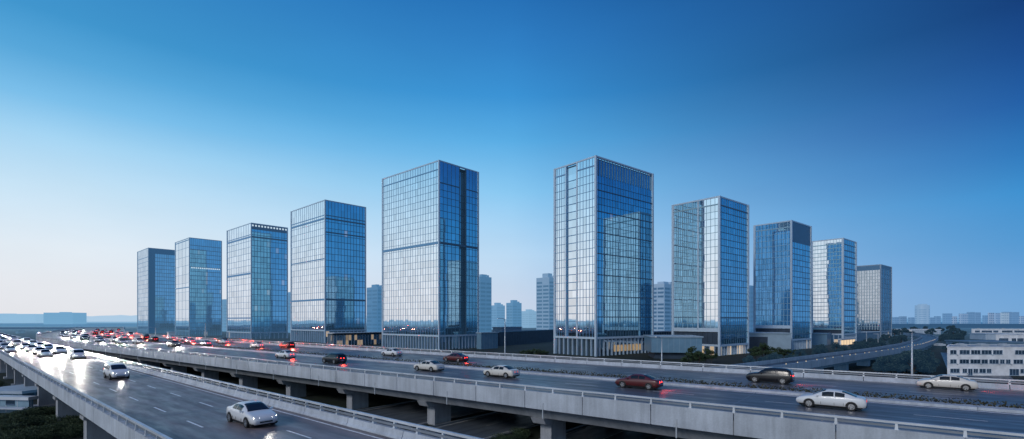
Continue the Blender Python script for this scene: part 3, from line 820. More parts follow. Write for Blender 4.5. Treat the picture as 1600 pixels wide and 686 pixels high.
def low_block(name, label, cat, px, Yd, ytop, xl, xr, bear, wall, roofm, zb=0.0, cornice=None, bays=0, glass=None, lit=0):
    C = at(px, Yd); dl, dr = unit(bear), unit(bear+90)
    Ll, Lr = edge_len(C, dl, xl), edge_len(C, dr, xr); H = zof(ytop, Yd)
    if Ll < .5 or Ll > 400: Ll = 14
    if Lr < .5 or Lr > 200: Lr = 14
    loc = (C[0]+dl[0]*Ll/2+dr[0]*Lr/2, C[1]+dl[1]*Ll/2+dr[1]*Lr/2, 0)
    t = thing(name, label, cat, loc)
    FL = Face(C, dl, (-dr[0],-dr[1]), Ll); FR = Face(C, dr, (-dl[0],-dl[1]), Lr)
    mb = MB(); w_ = (-dl[1], dl[0]); sg = 1 if dr[0]*w_[0]+dr[1]*w_[1] > 0 else -1
    mb.obox(C, dl, 0, Ll, *sorted((0, sg*Lr)), zb, H-.4); mb.build('wall', wall, t, loc)
    mb = MB(); mb.obox(C, dl, -.35, Ll+.35, *sorted((-sg*.35, sg*(Lr+.35))), H-.4, H); mb.build('roof', roofm, t, loc)
    if zb > 0:
        mb = MB(); mb.obox(C, dl, 1.2, Ll-1.2, *sorted((sg*1.5, sg*(Lr-1.2))), 0, zb-.003); mb.build('recessed_base', M['pod_dark'], t, loc)
    mj = MB()
    for fc in (FL, FR):
        k = max(2, int(fc.L/1.6))
        for i in range(1, k): fc.bar(mj, fc.L*i/k-.03, fc.L*i/k+.03, zb+.05, H-.42, -.1, .03)
    mj.build('panel_joint', roofm, t, loc)
    if glass:
        mg, mf = MB(), MB()
        for fc in (FL, FR):
            k = max(3, int(fc.L/1.5))
            panes(mg, fc, .3, fc.L-.3, max(zb,.2), H-1.2, k, rows(max(zb,.2), H-1.2, 2.6), .06, lit, litmax=.3)
            for i in range(k+1):
                a = .3+(fc.L-.6)*i/k; fc.bar(mf, a-.07, a+.07, max(zb,.2), H-1.2, .05, .22)
        mg.build('glazing', glass, t, loc); mf.build('mullion_grid', M['frame_pale'], t, loc)
    return t, FL, FR, H, loc

t, FL, FR, H, loc = low_block('pavilion', 'long low glazed pavilion with a thin pale canopy roof between two left towers', 'pavilion', 520, 226, 520, 512, 597, -47, M['pod_dark'], M['frame_pale'], glass=M['pod_glass'], lit=.3)
mb = MB(); FR.bar(mb, -1.5, FR.L+1, H-.15, H+.12, 0, 4.0); mb.build('canopy', M['frame_pale'], t, loc)
low_block('podium_block', 'mid blue low block right behind the tall pale tower with a groove', 'low building', 752, 205, 519.5, 745, 778, -48, M['pod_wall'], M['pod_pale'])
low_block('low_hall', 'long dark low hall between the two tallest towers', 'low building', 780, 228, 518, 776, 876, -60, M['pod_dark'], M['roof_blue'])
low_block('low_block', 'pale flat block peeking above the long dark hall', 'low building', 784, 262, 511, 770, 815, -48, M['pod_pale'], M['pod_pale'])
# overhanging podium to the right of the tallest tower
t, FL, FR, H, loc = low_block('podium_block', 'overhanging blue podium box attached right of the tallest tower', 'low building', 1097, 152, 525.5, 1018, 1101, -84, M['pod_wall'], M['pod_pale'], zb=2.0)
low_block('low_hall', 'dark flat hall tucked between the blue podium box and the white edged tower', 'low building', 1022, 192, 517.5, 1019, 1090, -40, M['pod_dark'], M['frame_pale'])
t, FL, FR, H, loc = low_block('podium_block', 'grey blue podium with a dark opening beside the tower with a solid top panel', 'low building', 1236, 192, 520, 1166, 1238, -80, M['pod_pale'], M['pod_pale'])
mb = MB(); FL.bar(mb, FL.L*.52, FL.L*.98, .1, H-1.6, -.2, .12); mb.build('opening', M['pod_dark'], t, loc)
low_block('podium_block', 'small blue podium under the closely ribbed tower', 'low building', 1292, 236, 521, 1268, 1300, -50, M['pod_wall'], M['pod_wall'])
low_block('podium_block', 'slatted low block between the two rightmost towers', 'low building', 1340, 275, 520, 1337, 1378, -40, M['pod_wall'], M['pod_pale'])
# small white kiosk and lit shopfront
low_block('kiosk', 'small white kiosk at the foot of the leftmost towers', 'kiosk', 264, 330, 518.5, 261, 273, -48, M['white_wall'], M['frame_pale'])
t, FL, FR, H, loc = low_block('shopfront', 'brightly lit warm shopfront box below the closely ribbed tower', 'shop', 1314, 226, 529.5, 1312, 1336, -40, M['white_wall'], M['frame_pale'])
mb = MB()
for i in range(5): FR.bar(mb, FR.L*(i+.06)/5, FR.L*(i+.9)/5, .5, H-.7, -.1, .05)
mb.build('window', M['window_warm'], t, loc)
# lobby lights of the tallest tower's podium
mb = MB(); fc = T6['FR']
for i in range(9):
    mb.quad(fc.P(fc.L*(.30+.055*i), 1.2, -.2), fc.P(fc.L*(.345+.055*i), 1.2, -.2), fc.P(fc.L*(.345+.055*i), 3.4, -.2), fc.P(fc.L*(.30+.055*i), 3.4, -.2))
mb.build('lobby_window', emissive('lobby_light', (1.0,.70,.40), .33), T6['t'], T6['loc'])

# ------------------------------------------------------------------ background towers
def windowed(name, col, bcol, hz, hcol):
    m, nt, out = new_mat(name)
    geo = N(nt, 'ShaderNodeNewGeometry'); sp = N(nt, 'ShaderNodeSeparateXYZ'); nt.links.new(geo.outputs['Position'], sp.inputs[0])
    u = math_n(nt, 'FRACT', math_n(nt, 'DIVIDE', math_n(nt, 'ADD', sp.outputs[0], sp.outputs[1]), 7.0))
    v = math_n(nt, 'FRACT', math_n(nt, 'DIVIDE', sp.outputs[2], 6.0))
    k = math_n(nt, 'MULTIPLY', math_n(nt, 'GREATER_THAN', u, .35), math_n(nt, 'GREATER_THAN', v, .5))
    c = mixcol(nt, k, col, bcol)
    p = N(nt, 'ShaderNodeBsdfPrincipled', Roughness=.8); nt.links.new(c, p.inputs['Base Color'])
    with_haze(nt, out, p.outputs[0], hz, hcol); return m

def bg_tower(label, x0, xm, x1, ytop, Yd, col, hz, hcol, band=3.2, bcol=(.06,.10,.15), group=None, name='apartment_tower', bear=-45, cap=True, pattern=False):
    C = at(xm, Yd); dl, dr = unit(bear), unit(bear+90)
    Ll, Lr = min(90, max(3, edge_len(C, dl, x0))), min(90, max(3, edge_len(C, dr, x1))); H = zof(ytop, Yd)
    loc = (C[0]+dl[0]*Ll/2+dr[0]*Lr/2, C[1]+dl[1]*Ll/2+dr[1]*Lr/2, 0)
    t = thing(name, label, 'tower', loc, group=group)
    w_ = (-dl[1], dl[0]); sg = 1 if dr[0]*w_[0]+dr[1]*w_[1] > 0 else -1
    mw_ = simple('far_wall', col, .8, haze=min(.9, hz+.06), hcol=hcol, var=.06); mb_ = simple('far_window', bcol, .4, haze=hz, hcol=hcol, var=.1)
    if pattern: mw_ = windowed('far_block', col, bcol, hz, hcol)
    mb = MB(); mb.obox(C, dl, 0, Ll, *sorted((0, sg*Lr)), 0, H); mb.build('wall', mw_, t, loc)
    FL = Face(C, dl, (-dr[0],-dr[1]), Ll); FR = Face(C, dr, (-dl[0],-dl[1]), Lr)
    mb = MB(); z = 4 if not pattern else 1e9
    while z < H-3:
        for fc in (FL, FR):
            k = max(2, int(fc.L/7))
            for i in range(k):
                if random.random() < .93: fc.bar(mb, fc.L*(i+.08)/k, fc.L*(i+.92)/k, z, z+band*.5, -.1, .12)
        z += band
    if mb.v: mb.build('window_band', mb_, t, loc)
    mb = MB()
    mb.obox(C, dl, Ll*.25, Ll*.7, *sorted((sg*Lr*.25, sg*Lr*.7)), H, H+random.uniform(1.5, 3.5))
    if cap: mb.obox(C, dl, Ll*.05, Ll*.2, *sorted((sg*Lr*.6, sg*Lr*.8)), H, H+1.5)
    if not pattern: mb.build('roof_plant', mw_, t, loc)
    return t
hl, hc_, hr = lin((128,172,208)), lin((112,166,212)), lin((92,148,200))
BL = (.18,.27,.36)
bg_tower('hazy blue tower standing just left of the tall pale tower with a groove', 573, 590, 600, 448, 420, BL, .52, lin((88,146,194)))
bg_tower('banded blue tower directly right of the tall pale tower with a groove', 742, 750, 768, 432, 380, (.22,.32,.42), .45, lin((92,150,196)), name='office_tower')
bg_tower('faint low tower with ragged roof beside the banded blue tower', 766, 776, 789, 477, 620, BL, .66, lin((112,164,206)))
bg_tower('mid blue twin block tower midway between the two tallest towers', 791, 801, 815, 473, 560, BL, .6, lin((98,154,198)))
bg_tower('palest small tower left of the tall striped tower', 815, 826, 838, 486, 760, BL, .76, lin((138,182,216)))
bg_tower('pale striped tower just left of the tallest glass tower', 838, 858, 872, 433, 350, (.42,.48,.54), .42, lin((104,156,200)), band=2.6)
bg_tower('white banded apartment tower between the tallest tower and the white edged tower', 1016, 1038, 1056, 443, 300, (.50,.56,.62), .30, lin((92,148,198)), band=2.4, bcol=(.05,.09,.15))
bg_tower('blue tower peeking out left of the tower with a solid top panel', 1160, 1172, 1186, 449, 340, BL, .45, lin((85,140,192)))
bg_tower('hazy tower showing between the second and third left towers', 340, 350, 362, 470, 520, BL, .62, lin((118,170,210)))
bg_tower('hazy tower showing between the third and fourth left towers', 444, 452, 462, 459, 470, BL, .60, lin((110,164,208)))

# far skyline on the right
rnd = random.Random(11)
x = 1394
while x < 1660:
    wd = rnd.uniform(8, 17)
    far = rnd.random() < .5
    yt = rnd.uniform(486, 494) if (x > 1500) else rnd.uniform(488, 496)
    c = (.62,.62,.64) if rnd.random() < .5 and x > 1480 else (.26,.36,.46)
    bg_tower('pale apartment block in the far skyline along the right horizon', x, x+wd*.35, x+wd, yt, rnd.uniform(1250, 1700), c, rnd.uniform(.40,.6), lin((100,150,200)), band=6,
             bcol=(.12,.18,.26), group='far skyline blocks on the right horizon', bear=-12, cap=False, pattern=True)
    x += wd*rnd.uniform(.75, 1.25)
bg_tower('white topped slab at the far right of the skyline, taller than its neighbours', 1563, 1568, 1577, 488.5, 1180, (.66,.67,.68), .5, lin((132,172,208)), band=6, bcol=(.3,.36,.42), bear=-12, pattern=True)
# round landmark tower
Yd = 1150; c = at(1441, Yd); r = 8*Yd/F
t = thing('landmark_tower', 'lone pale round cornered tower rising above the right skyline', 'tower', (c[0], c[1], 0))
mw_ = simple('landmark_wall', (.50,.56,.62), .5, haze=.5, hcol=lin((120,170,215)), var=.04); md_ = simple('landmark_window', (.36,.43,.50), .3, haze=.5, hcol=lin((100,156,206)))
mb = MB(); n = 28; H = zof(477, Yd)
ring = [(c[0]+r*math.copysign(abs(math.cos(a))**.6, math.cos(a)), c[1]+r*math.copysign(abs(math.sin(a))**.6, math.sin(a))) for a in [2*math.pi*i/n for i in range(n)]]
for i in range(n):
    a, b = ring[i], ring[(i+1) % n]; mb.quad((*a,0),(*b,0),(*b,H),(*a,H))
mb.f.append(tuple(range(len(mb.v), len(mb.v)+n))); mb.v += [(*q, H) for q in ring]
mb.build('wall', mw_, t, t.location)
mb = MB()
for k in range(int((H-6)/5)):
    z = 4+5*k
    for i in range(n):
        if i % 7 == 0: continue
        a, b = ring[i], ring[(i+1) % n]
        e = lambda q: (c[0]+(q[0]-c[0])*1.004, c[1]+(q[1]-c[1])*1.004)
        mb.quad((*e(a),z),(*e(b),z),(*e(b),z+2.2),(*e(a),z+2.2))
mb.build('window_band', md_, t, t.location)
mb = MB(); mb.box(c[0]-r*.5, c[0]+r*.6, c[1]-r*.5, c[1]+r*.5, H, H+3); mb.build('roof_plant', mw_, t, t.location)

# left horizon: hills, slab block
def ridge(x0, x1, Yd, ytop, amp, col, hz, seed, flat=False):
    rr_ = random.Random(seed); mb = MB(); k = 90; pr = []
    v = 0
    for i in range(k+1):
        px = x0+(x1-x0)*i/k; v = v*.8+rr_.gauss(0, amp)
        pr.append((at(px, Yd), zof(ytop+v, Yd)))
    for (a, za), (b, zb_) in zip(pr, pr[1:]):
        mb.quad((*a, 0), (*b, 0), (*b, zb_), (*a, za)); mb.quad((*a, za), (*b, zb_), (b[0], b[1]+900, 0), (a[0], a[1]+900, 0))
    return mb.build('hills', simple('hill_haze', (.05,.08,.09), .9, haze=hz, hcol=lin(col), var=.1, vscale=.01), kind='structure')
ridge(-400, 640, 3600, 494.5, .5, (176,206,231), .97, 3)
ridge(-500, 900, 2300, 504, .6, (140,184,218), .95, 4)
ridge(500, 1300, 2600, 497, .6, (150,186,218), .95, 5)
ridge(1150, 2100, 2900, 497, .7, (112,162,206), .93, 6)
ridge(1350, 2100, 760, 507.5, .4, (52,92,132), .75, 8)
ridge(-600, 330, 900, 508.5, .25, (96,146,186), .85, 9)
def slab(label, x0, x1, ytop, Yd, col, hz, hcol):
    c0, c1 = at(x0, Yd), at(x1, Yd); H = zof(ytop, Yd); t = thing('slab_block', label, 'building', ((c0[0]+c1[0])/2, Yd+20, 0))
    ma = simple('slab_wall', col, .8, haze=hz, hcol=hcol, var=.05); mb_ = simple('slab_window', (.08,.14,.2), .6, haze=hz+.02, hcol=hcol)
    mb = MB(); mb.box(c0[0], c1[0], Yd, Yd+40, 0, H); mb.build('wall', ma, t, t.location)
    mb = MB(); z = 4
    while z < H-4:
        mb.box(c0[0]+3, c1[0]-3, Yd-.25, Yd+.2, z, z+2.0); z += 5
    mb.build('window_band', mb_, t, t.location)
    mb = MB(); mb.box(c0[0]+(c1[0]-c0[0])*.44, c0[0]+(c1[0]-c0[0])*.66, Yd+8, Yd+26, H, H+1.6); mb.build('roof_plant', ma, t, t.location)
slab('wide hazy blue slab block alone on the left horizon', 68, 114, 488.5, 1250, (.15,.25,.34), .80, lin((122,176,214)))
slab('faint long slab block at the very left edge of the horizon', -60, 55, 490.5, 2000, (.2,.3,.38), .90, lin((148,192,224)))

# ------------------------------------------------------------------ right: white office, far low buildings
def office(label, x0, ytl, x1, ytr, Yd, zb_y, rowsy, dirb, name='office_building', nwin=11, hz=0):
    C = at(x0, Yd); d = unit(dirb); n_ = (d[1], -d[0])
    if n_[1] > 0: n_ = (-n_[0], -n_[1])
    H = zof(ytl, Yd); L = edge_len(C, d, x1)
    loc = (C[0]+d[0]*L/2-n_[0]*6, C[1]+d[1]*L/2-n_[1]*6, 0)
    t = thing(name, label, 'building', loc)
    fc = Face(C, d, n_, L)
    D_ = 12.0
    bk_ = unit(math.degrees(math.atan2(C[0], C[1]))+1.5)
    def skew(mb, a0, a1, b0, b1, z0, z1):
        P = lambda a, b, z: (C[0]+d[0]*a+bk_[0]*b, C[1]+d[1]*a+bk_[1]*b, z)
        mb.hexa([P(a0,b0,z0),P(a1,b0,z0),P(a1,b1,z0),P(a0,b1,z0),P(a0,b0,z1),P(a1,b0,z1),P(a1,b1,z1),P(a0,b1,z1)])
    mb = MB(); skew(mb, 0, L, 0, D_, 0, H); mb.build('wall', M['white_wall'], t, loc)
    mb = MB(); skew(mb, -.15, L+.15, -.12, .22, H+.003, H+.22); skew(mb, -.15, L+.15, D_-.2, D_+.1, H+.003, H+.22); skew(mb, -.15, .15, .22, D_-.2, H+.003, H+.22)
    mb.build('parapet', M['white_wall'], t, loc)
    mb = MB(); skew(mb, .15, L-.1, .22, D_-.2, H+.004, H+.08); mb.build('roof', M['roof_blue'], t, loc)
    for k in range(4):
        a = L*(.12+.22*k); mb = MB(); fc.bar(mb, a, a+1.6, H+.085, H+.5, -7, -5.6); fc.bar(mb, a+.2, a+1.2, H+.5, H+.62, -6.8, -5.9); mb.build('roof_unit', M['pole'], t, loc)
    rw = random.Random(5)
    nr = rowsy; fh = H/nr
    for j in range(nr):
        a = L*.03
        for k in range(nwin):
            wdt = rw.choice((1.1, 1.6, 2.4, 2.6))*L/27.0
            if a+wdt > L-.4: break
            z0, z1 = fh*j+fh*.30, fh*j+fh*.72
            if j == 0 and rw.random() < .4: z0 = fh*.06
            if rw.random() < .94:
                fr = MB()
                for p in ((a-.05, a), (a+wdt, a+wdt+.05)): fc.bar(fr, p[0], p[1], z0-.05, z1+.05, -.05, .07)
                fc.bar(fr, a, a+wdt, z1, z1+.05, -.05, .07); fc.bar(fr, a-.1, a+wdt+.1, z0-.09, z0, -.05, .12)
                m_n = max(2, int(wdt/.55))
                for q in range(1, m_n): fc.bar(fr, a+wdt*q/m_n-.025, a+wdt*q/m_n+.025, z0, z1, .015, .045)
                wobj = fr.build('window', M['white_wall2'], t, loc)
                pn = MB(); pn.quad(fc.P(a,z0,.012), fc.P(a+wdt,z0,.012), fc.P(a+wdt,z1,.012), fc.P(a,z1,.012), pane_value=rw.random(), pane_lit=0)
                pn.build('pane', M['window_dark'], wobj, loc)
            if name == 'office_building' and rw.random() < .3:
                ac = MB(); fc.bar(ac, a+wdt+.06, a+wdt+.32, z0-.30, z0-.08, .0, .16); fc.bar(ac, a+wdt+.10, a+wdt+.28, z0-.27, z0-.11, .16, .175); ac.build('air_conditioner', M['pole'], t, loc)
            a += wdt+rw.choice((.35, .45, .9))*L/27.0
    return t
office('white three storey office block with rows of dark windows at the right edge', 1480, 543, 1640, 547, 108, 585, 3, 93)
office('long low pale factory block behind the white office, flat roofed', 1518, 514.5, 1700, 516, 330, 530, 2, 92, 'factory_building', 14)
office('low white building with a single window strip at the far right', 1556, 524, 1720, 525, 232, 536, 1, 92, 'factory_building', 14)
low_block('warehouse', 'long white roofed warehouse below the skyline right of the towers', 'warehouse', 1470, 420, 514.5, 1393, 1500, -82, M['white_wall2'], M['white_wall'])
low_block('warehouse', 'blue grey flat warehouse behind the white office', 'warehouse', 1600, 190, 534, 1514, 1640, -78, M['roof_blue'], M['roof_blue'])
low_block('warehouse', 'grey shed with a pale roof edge at the far right behind the factory', 'warehouse', 1590, 300, 521.5, 1540, 1660, -78, M['white_wall2'], M['white_wall2'])

# small buildings below the left viaduct
t, FL, FR, H, loc = low_block('site_building', 'flat roofed blue white site building among bushes at the left edge', 'building', 45, 64, 620, -60, 52, -84, simple('site_wall', (.16,.27,.36), .6, var=.12, vscale=.8), M['frame_pale'])
mb = MB()
for k in range(5): FL.bar(mb, 2+k*2.2, 3.3+k*2.2, 1.0, 1.9, -.05, .03)
mb.build('window', M['window_dark'], t, loc)
mb = MB(); FL.bar(mb, -1, FL.L, .8, .9, .4, 1.6); mb.build('canopy', M['frame_pale'], t, loc)
low_block('shed', 'dark roofed shed behind the blue white site building', 'shed', 35, 74, 611, -40, 40, -84, M['pod_wall'], M['white_wall2'])

# ------------------------------------------------------------------ vegetation
def leaf_cloud(mb, c, rx, ry, rz, n, size, rng, shell=.55):
    for _ in range(n):
        while True:
            v = Vector((rng.uniform(-1,1), rng.uniform(-1,1), rng.uniform(-1,1)))
            if shell*rng.random() < v.length < 1: break
        p = Vector((c[0]+v.x*rx, c[1]+v.y*ry, c[2]+v.z*rz))
        a = Vector((rng.gauss(0,1), rng.gauss(0,1), rng.gauss(0,.6))).normalized()*size*rng.uniform(.6,1.3)
        b = a.cross(Vector((rng.gauss(0,1), rng.gauss(0,1), rng.gauss(0,1)))).normalized()*size*rng.uniform(.35,.7)
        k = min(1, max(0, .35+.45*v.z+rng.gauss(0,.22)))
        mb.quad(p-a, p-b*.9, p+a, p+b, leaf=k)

def tree_proto(name, label, h, spread, seed, mat, leafs=1500, lsize=.22):
    rng = random.Random(seed)
    t = thing(name, label, 'tree')
    mb = MB()
    th = h*.42
    mb.tube([(0,0,0), (.05*h*rng.uniform(-.3,.3),0,th*.5), (.03*h,.02*h,th), (.02*h,.0,h*.75)], [.035*h,.026*h,.02*h,.006*h], 7)
    blobs = []
    for i in range(9):
        a = 2*math.pi*i/9+rng.uniform(-.4,.4); z = h*rng.uniform(.42,.86); r = spread*rng.uniform(.35,.75)*(1.15-abs(z/h-.6))
        e = (math.cos(a)*r, math.sin(a)*r, z)
        mb.tube([(.02*h,0,th*rng.uniform(.6,1)), (e[0]*.5,e[1]*.5,z*.8), e], [.012*h,.008*h,.003*h], 5)
        blobs.append((e, rng.uniform(.28,.5)*spread))
    blobs.append(((0,0,h*.86), spread*.42))
    mb.build('trunk', M['bark'], t)
    mb = MB()
    for (e, r) in blobs: leaf_cloud(mb, e, r, r, r*.75, leafs//10, lsize, rng)
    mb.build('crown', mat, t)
    return t

def bush_proto(name, label, w_, h, seed, mat, n=1600, lsize=.10, ly=1.0):
    rng = random.Random(seed); t = thing(name, label, 'bush'); mb = MB()
    for i in range(7):
        a = rng.uniform(0, 6.28); r = rng.uniform(.0,.62)*w_
        leaf_cloud(mb, (math.cos(a)*r, math.sin(a)*r*ly, h*rng.uniform(.35,.62)), w_*.5, w_*.5*ly, h*rng.uniform(.34,.5), n//7, lsize, rng, .75)
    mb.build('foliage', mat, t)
    mb = MB()
    for i in range(5):
        a = rng.uniform(0, 6.28); mb.tube([(0,0,0),(math.cos(a)*w_*.2,math.sin(a)*w_*.2,h*.35),(math.cos(a)*w_*.45,math.sin(a)*w_*.45*ly,h*.6)], [.05,.035,.012], 5)
    mb.build('stem', M['bark'], t)
    return t

used = set()
def place(proto, x, y, sc_=1.0, label=None, group=None, z=0, rz=None):
    if proto.name not in used: used.add(proto.name); o = proto
    else: o = copy_tree(proto)
    o.location = (x, y, z); o.rotation_euler = (0, 0, random.uniform(0, 6.28) if rz is None else rz); o.scale = (sc_, sc_, sc_*random.uniform(.9,1.12))
    if label: o['label'] = label
    if group: o['group'] = group
    return o

TR = [tree_proto('leafy_tree', 'x', 5.4, 2.4, 20+i, M['leaf_haze'], 1500, .26) for i in range(3)]
TN = [tree_proto('leafy_tree', 'x', 5.0, 2.4, 40+i, M['leaf'], 1700, .2) for i in range(2)]
used.clear()
# dark wood between the ramp and the white office
rt = random.Random(4)
cnt = 0
for k in range(1500):
    t = rt.uniform(48, LR-35); off = rt.uniform(3.0, 10+ t*.11)
    P = PR.pt(t, off, 0)
    px = CX+F*P[0]/P[1]
    if px < 1372 or px > 1500 or P[1] > 300 or (px > 1440 and P[1] < 190) or P[1] < 92: continue
    cnt += 1
    if cnt > 95: break
    place(TR[cnt % 3], P[0], P[1], min(1.05, .36+.045*off)*rt.uniform(.85, 1.15), 'dark green tree in the dense wood between the slip ramp and the white office', 'trees of the wood below the slip ramp')
for k in range(60):
    t = rt.uniform(10, LR-60); off = -6.2-rt.uniform(3.5, 20)
    P = PR.pt(t, off, 0); px = CX+F*P[0]/P[1]
    if px < 1170 or px > 1415: continue
    if any(math.hypot(P[0]-T['loc'][0], P[1]-T['loc'][1]) < 19 for T in (T7, T8, T9)): continue
    place(TR[k % 3], P[0], P[1], rt.uniform(.45, .8), 'dark tree in the row between the slip ramp and the tower lobbies', 'trees along the slip ramp before the tower lobbies')
for px, Yd, s in ((1074,128,.75),(1083,131,.95),(1092,129,.8),(1103,133,.85),(1112,140,.65)):
    place(TN[0], *at(px, Yd), s, 'dark tree in the clump in front of the overhanging blue podium box', 'clump of trees before the blue podium box')
for px, Yd, s in ((1180,146,.9),(1192,148,1.0),(1204,150,.9),(1217,152,.8),(1230,150,.7),(1243,155,.6)):
    place(TN[1], *at(px, Yd), s, 'dark tree in front of the grey blue podium with a dark opening', 'trees before the grey blue podium')
for px, Yd, s in ((826,150,.62),(834,152,.7),(842,150,.7),(850,154,.6),(818,156,.5)):
    place(TN[1], *at(px, Yd), s, 'low dark tree at the foot of the tallest tower, left side', 'trees left of the tallest tower')
for k in range(26):
    px = rt.uniform(1395, 1512); Yd = rt.uniform(300, 520)
    place(TR[k % 3], *at(px, Yd), rt.uniform(.8,1.2), 'distant tree in front of the long white roofed warehouse', 'distant trees before the warehouse')
# shrubs under and beside the left viaduct
BU = [bush_proto('shrub', 'x', 2.0, 1.7, 60+i, M['leaf_bush'], 2600, .085) for i in range(3)]
HB = [bush_proto('hedge_shrub', 'x', 2.2, 1.1, 70+i, M['leaf_bush'], 3000, .075) for i in range(2)]
used.clear()
for i in range(64):
    px = rt.uniform(-60, 150); py = rt.uniform(590, 700)
    Yd = CAMZ*F/(py-HY); P = at(px, Yd)
    n = P[0]*.66+P[1]*.7515
    if n > 6.6: continue
    if -70 < P[0] < -54 and 56 < P[1] < 72: continue
    place(BU[i % 3], P[0], P[1], rt.uniform(.5, .95), 'rounded dark shrub on the bank beside the left viaduct piers', 'shrubs beside the left viaduct')
for k, (px, py) in enumerate(((10,662),(28,655),(46,652),(62,650),(78,648),(95,648),(112,650),(5,678),(22,672),(40,668),(58,666),(76,664),(94,664),(112,664),(125,668),(8,692),(28,688),(48,684),(70,682),(90,680),(110,682))):
    Yd = CAMZ*F/(py-HY); place(HB[k % 2], *at(px, Yd), 1.0, 'leafy shrub of the wide low hedge at the bottom left corner', 'hedge shrubs at the bottom left')
for k in range(34):
    a = rt.uniform(16, 92); s = rt.choice((42.0, 30.0, 30.6, 58.5, 60))
    P = gp(a, s, 0)
    place(HB[k % 2], P[0], P[1], rt.uniform(.4,.8), 'low shrub in the strip between the ground roads under the wide viaduct', 'shrubs between the ground roads')

# ------------------------------------------------------------------ street lamps along the far parapet
def lamp(px, ytop, label, n=70.6):
    k = (px-CX)/F; nn = PB.n; Yd = n/(nn[0]*k+nn[1]); P = at(px, Yd); H = zof(ytop, Yd)
    t = thing('street_lamp', label, 'street lamp', (P[0], P[1], 5.0), group='street lamps on the far parapet')
    off = t.location; r = .0011*Yd
    mb = MB(); mb.tube([(P[0],P[1],4.2),(P[0],P[1],5.8),(P[0],P[1],H)], [max(.11,r*1.15), max(.10,r), max(.06,r*.65)], 10); mb.smooth = True
    mb.build('pole', M['pole'], t, off)
    mb = MB(); mb.tube([(P[0],P[1],H-.1),(P[0]-.3,P[1]-.3,H+.12),(P[0]-.8,P[1]-.9,H+.2)], [.06,.05,.05], 8); mb.build('lamp_arm', M['pole'], t, off)
    mb = MB(); mb.obox((P[0]-.8,P[1]-.9), (-.67,-.74), -.05, .75, -.13, .13, H+.13, H+.25); mb.build('lamp_head', M['rail'], t, off)
    mb = MB(); mb.box(P[0]-.22,P[0]+.22,P[1]-.22,P[1]+.22,5.0,5.16); mb.build('base_plate', M['rail_dark'], t, off)
lamp(789, 499, 'slim grey street lamp in the gap between the two tallest towers')
lamp(1034, 528, 'short grey street lamp in front of the overhanging blue podium box')
lamp(1425, 519, 'tall grey street lamp before the dark wood, left of the white office')
lamp(321, 505, 'thin street lamp in front of the second tower from the left')
lamp(243, 512, 'thin distant street lamp in front of the leftmost tower')
for px, Yd, yt in ((1354, 190, 519), (1372, 200, 522)):
    P = at(px, Yd); H = zof(yt, Yd); t = thing('street_lamp', 'small double armed lamp below the %s tower' % ('rightmost' if px > 1360 else 'closely ribbed'), 'street lamp', (*P, 0))
    mb = MB(); mb.tube([(*P,0),(*P,H)], [.14,.09], 8); mb.build('pole', M['pole'], t, t.location)
    mb = MB(); mb.box(P[0]-1.9, P[0]+.2, P[1]-.1, P[1]+.1, H, H+.16); mb.build('lamp_arm', M['pole'], t, t.location)

# ------------------------------------------------------------------ cars
def interp(st, x):
    for a, b in zip(st, st[1:]):
        if a[0] <= x <= b[0]:
            f = (x-a[0])/(b[0]-a[0]); return [p+(q-p)*f for p, q in zip(a[1:], b[1:])]
    return list(st[-1][1:])

# stations: x, zbottom, zbelt, ztop, half width at belt, half width at top
SEDAN = [(-2.36,.42,.60,.66,.66,.60),(-2.30,.28,.82,.90,.76,.66),(-2.12,.22,.92,1.01,.84,.70),(-1.72,.20,.95,1.06,.88,.70),(-1.30,.20,.96,1.24,.90,.64),(-.85,.20,.96,1.40,.905,.60),
         (-.35,.20,.95,1.455,.91,.60),(.15,.20,.94,1.45,.91,.60),(.55,.20,.93,1.36,.91,.61),(.95,.20,.92,1.14,.90,.66),(1.25,.20,.89,.98,.89,.74),(1.7,.20,.83,.90,.87,.74),(2.1,.22,.73,.80,.82,.70),(2.28,.26,.62,.70,.74,.62),(2.36,.36,.52,.58,.64,.54)]
SUV = [(-2.32,.45,.70,.80,.74,.68),(-2.27,.32,.98,1.12,.86,.74),(-2.12,.26,1.06,1.46,.90,.68),(-1.7,.25,1.08,1.66,.93,.66),(-1.0,.25,1.07,1.71,.94,.66),(-.2,.25,1.06,1.71,.94,.66),(.35,.25,1.05,1.62,.94,.66),(.8,.25,1.04,1.36,.93,.70),(1.12,.25,1.02,1.12,.92,.76),(1.7,.25,.98,1.05,.90,.76),(2.08,.27,.88,.97,.85,.72),(2.27,.32,.74,.84,.77,.66),(2.34,.42,.58,.66,.68,.58)]
VAN = [(-2.3,.42,.75,.90,.76,.72),(-2.26,.30,1.02,1.50,.86,.74),(-2.1,.26,1.08,1.70,.89,.72),(-1.4,.25,1.08,1.78,.91,.72),(-.3,.25,1.07,1.79,.91,.72),(.5,.25,1.05,1.72,.91,.71),(1.0,.25,1.03,1.46,.90,.72),(1.45,.25,1.0,1.14,.88,.74),(1.9,.26,.90,.99,.84,.72),(2.2,.30,.74,.84,.76,.66),(2.28,.40,.58,.66,.66,.58)]

def ring(x, st):
    zb, zl, zt, wl, wt = st
    zm = zb+(zl-zb)*.55; cab = max(0, min(1, (zt-zl-.12)/.3))
    R_ = [(0,zb),(wl*.80,zb),(wl*.95,zb+.10),(wl*1.0,zm),(wl*.985,zl-.06),(wl*.955,zl),
          (wl*.955+(wt-wl*.955)*.5+.02*cab, zl+(zt-zl)*.5),(wt, zt-.05*cab-.012),(wt*.82, zt-.012),(wt*.4, zt+.004),(0,zt+.01)]
    return R_

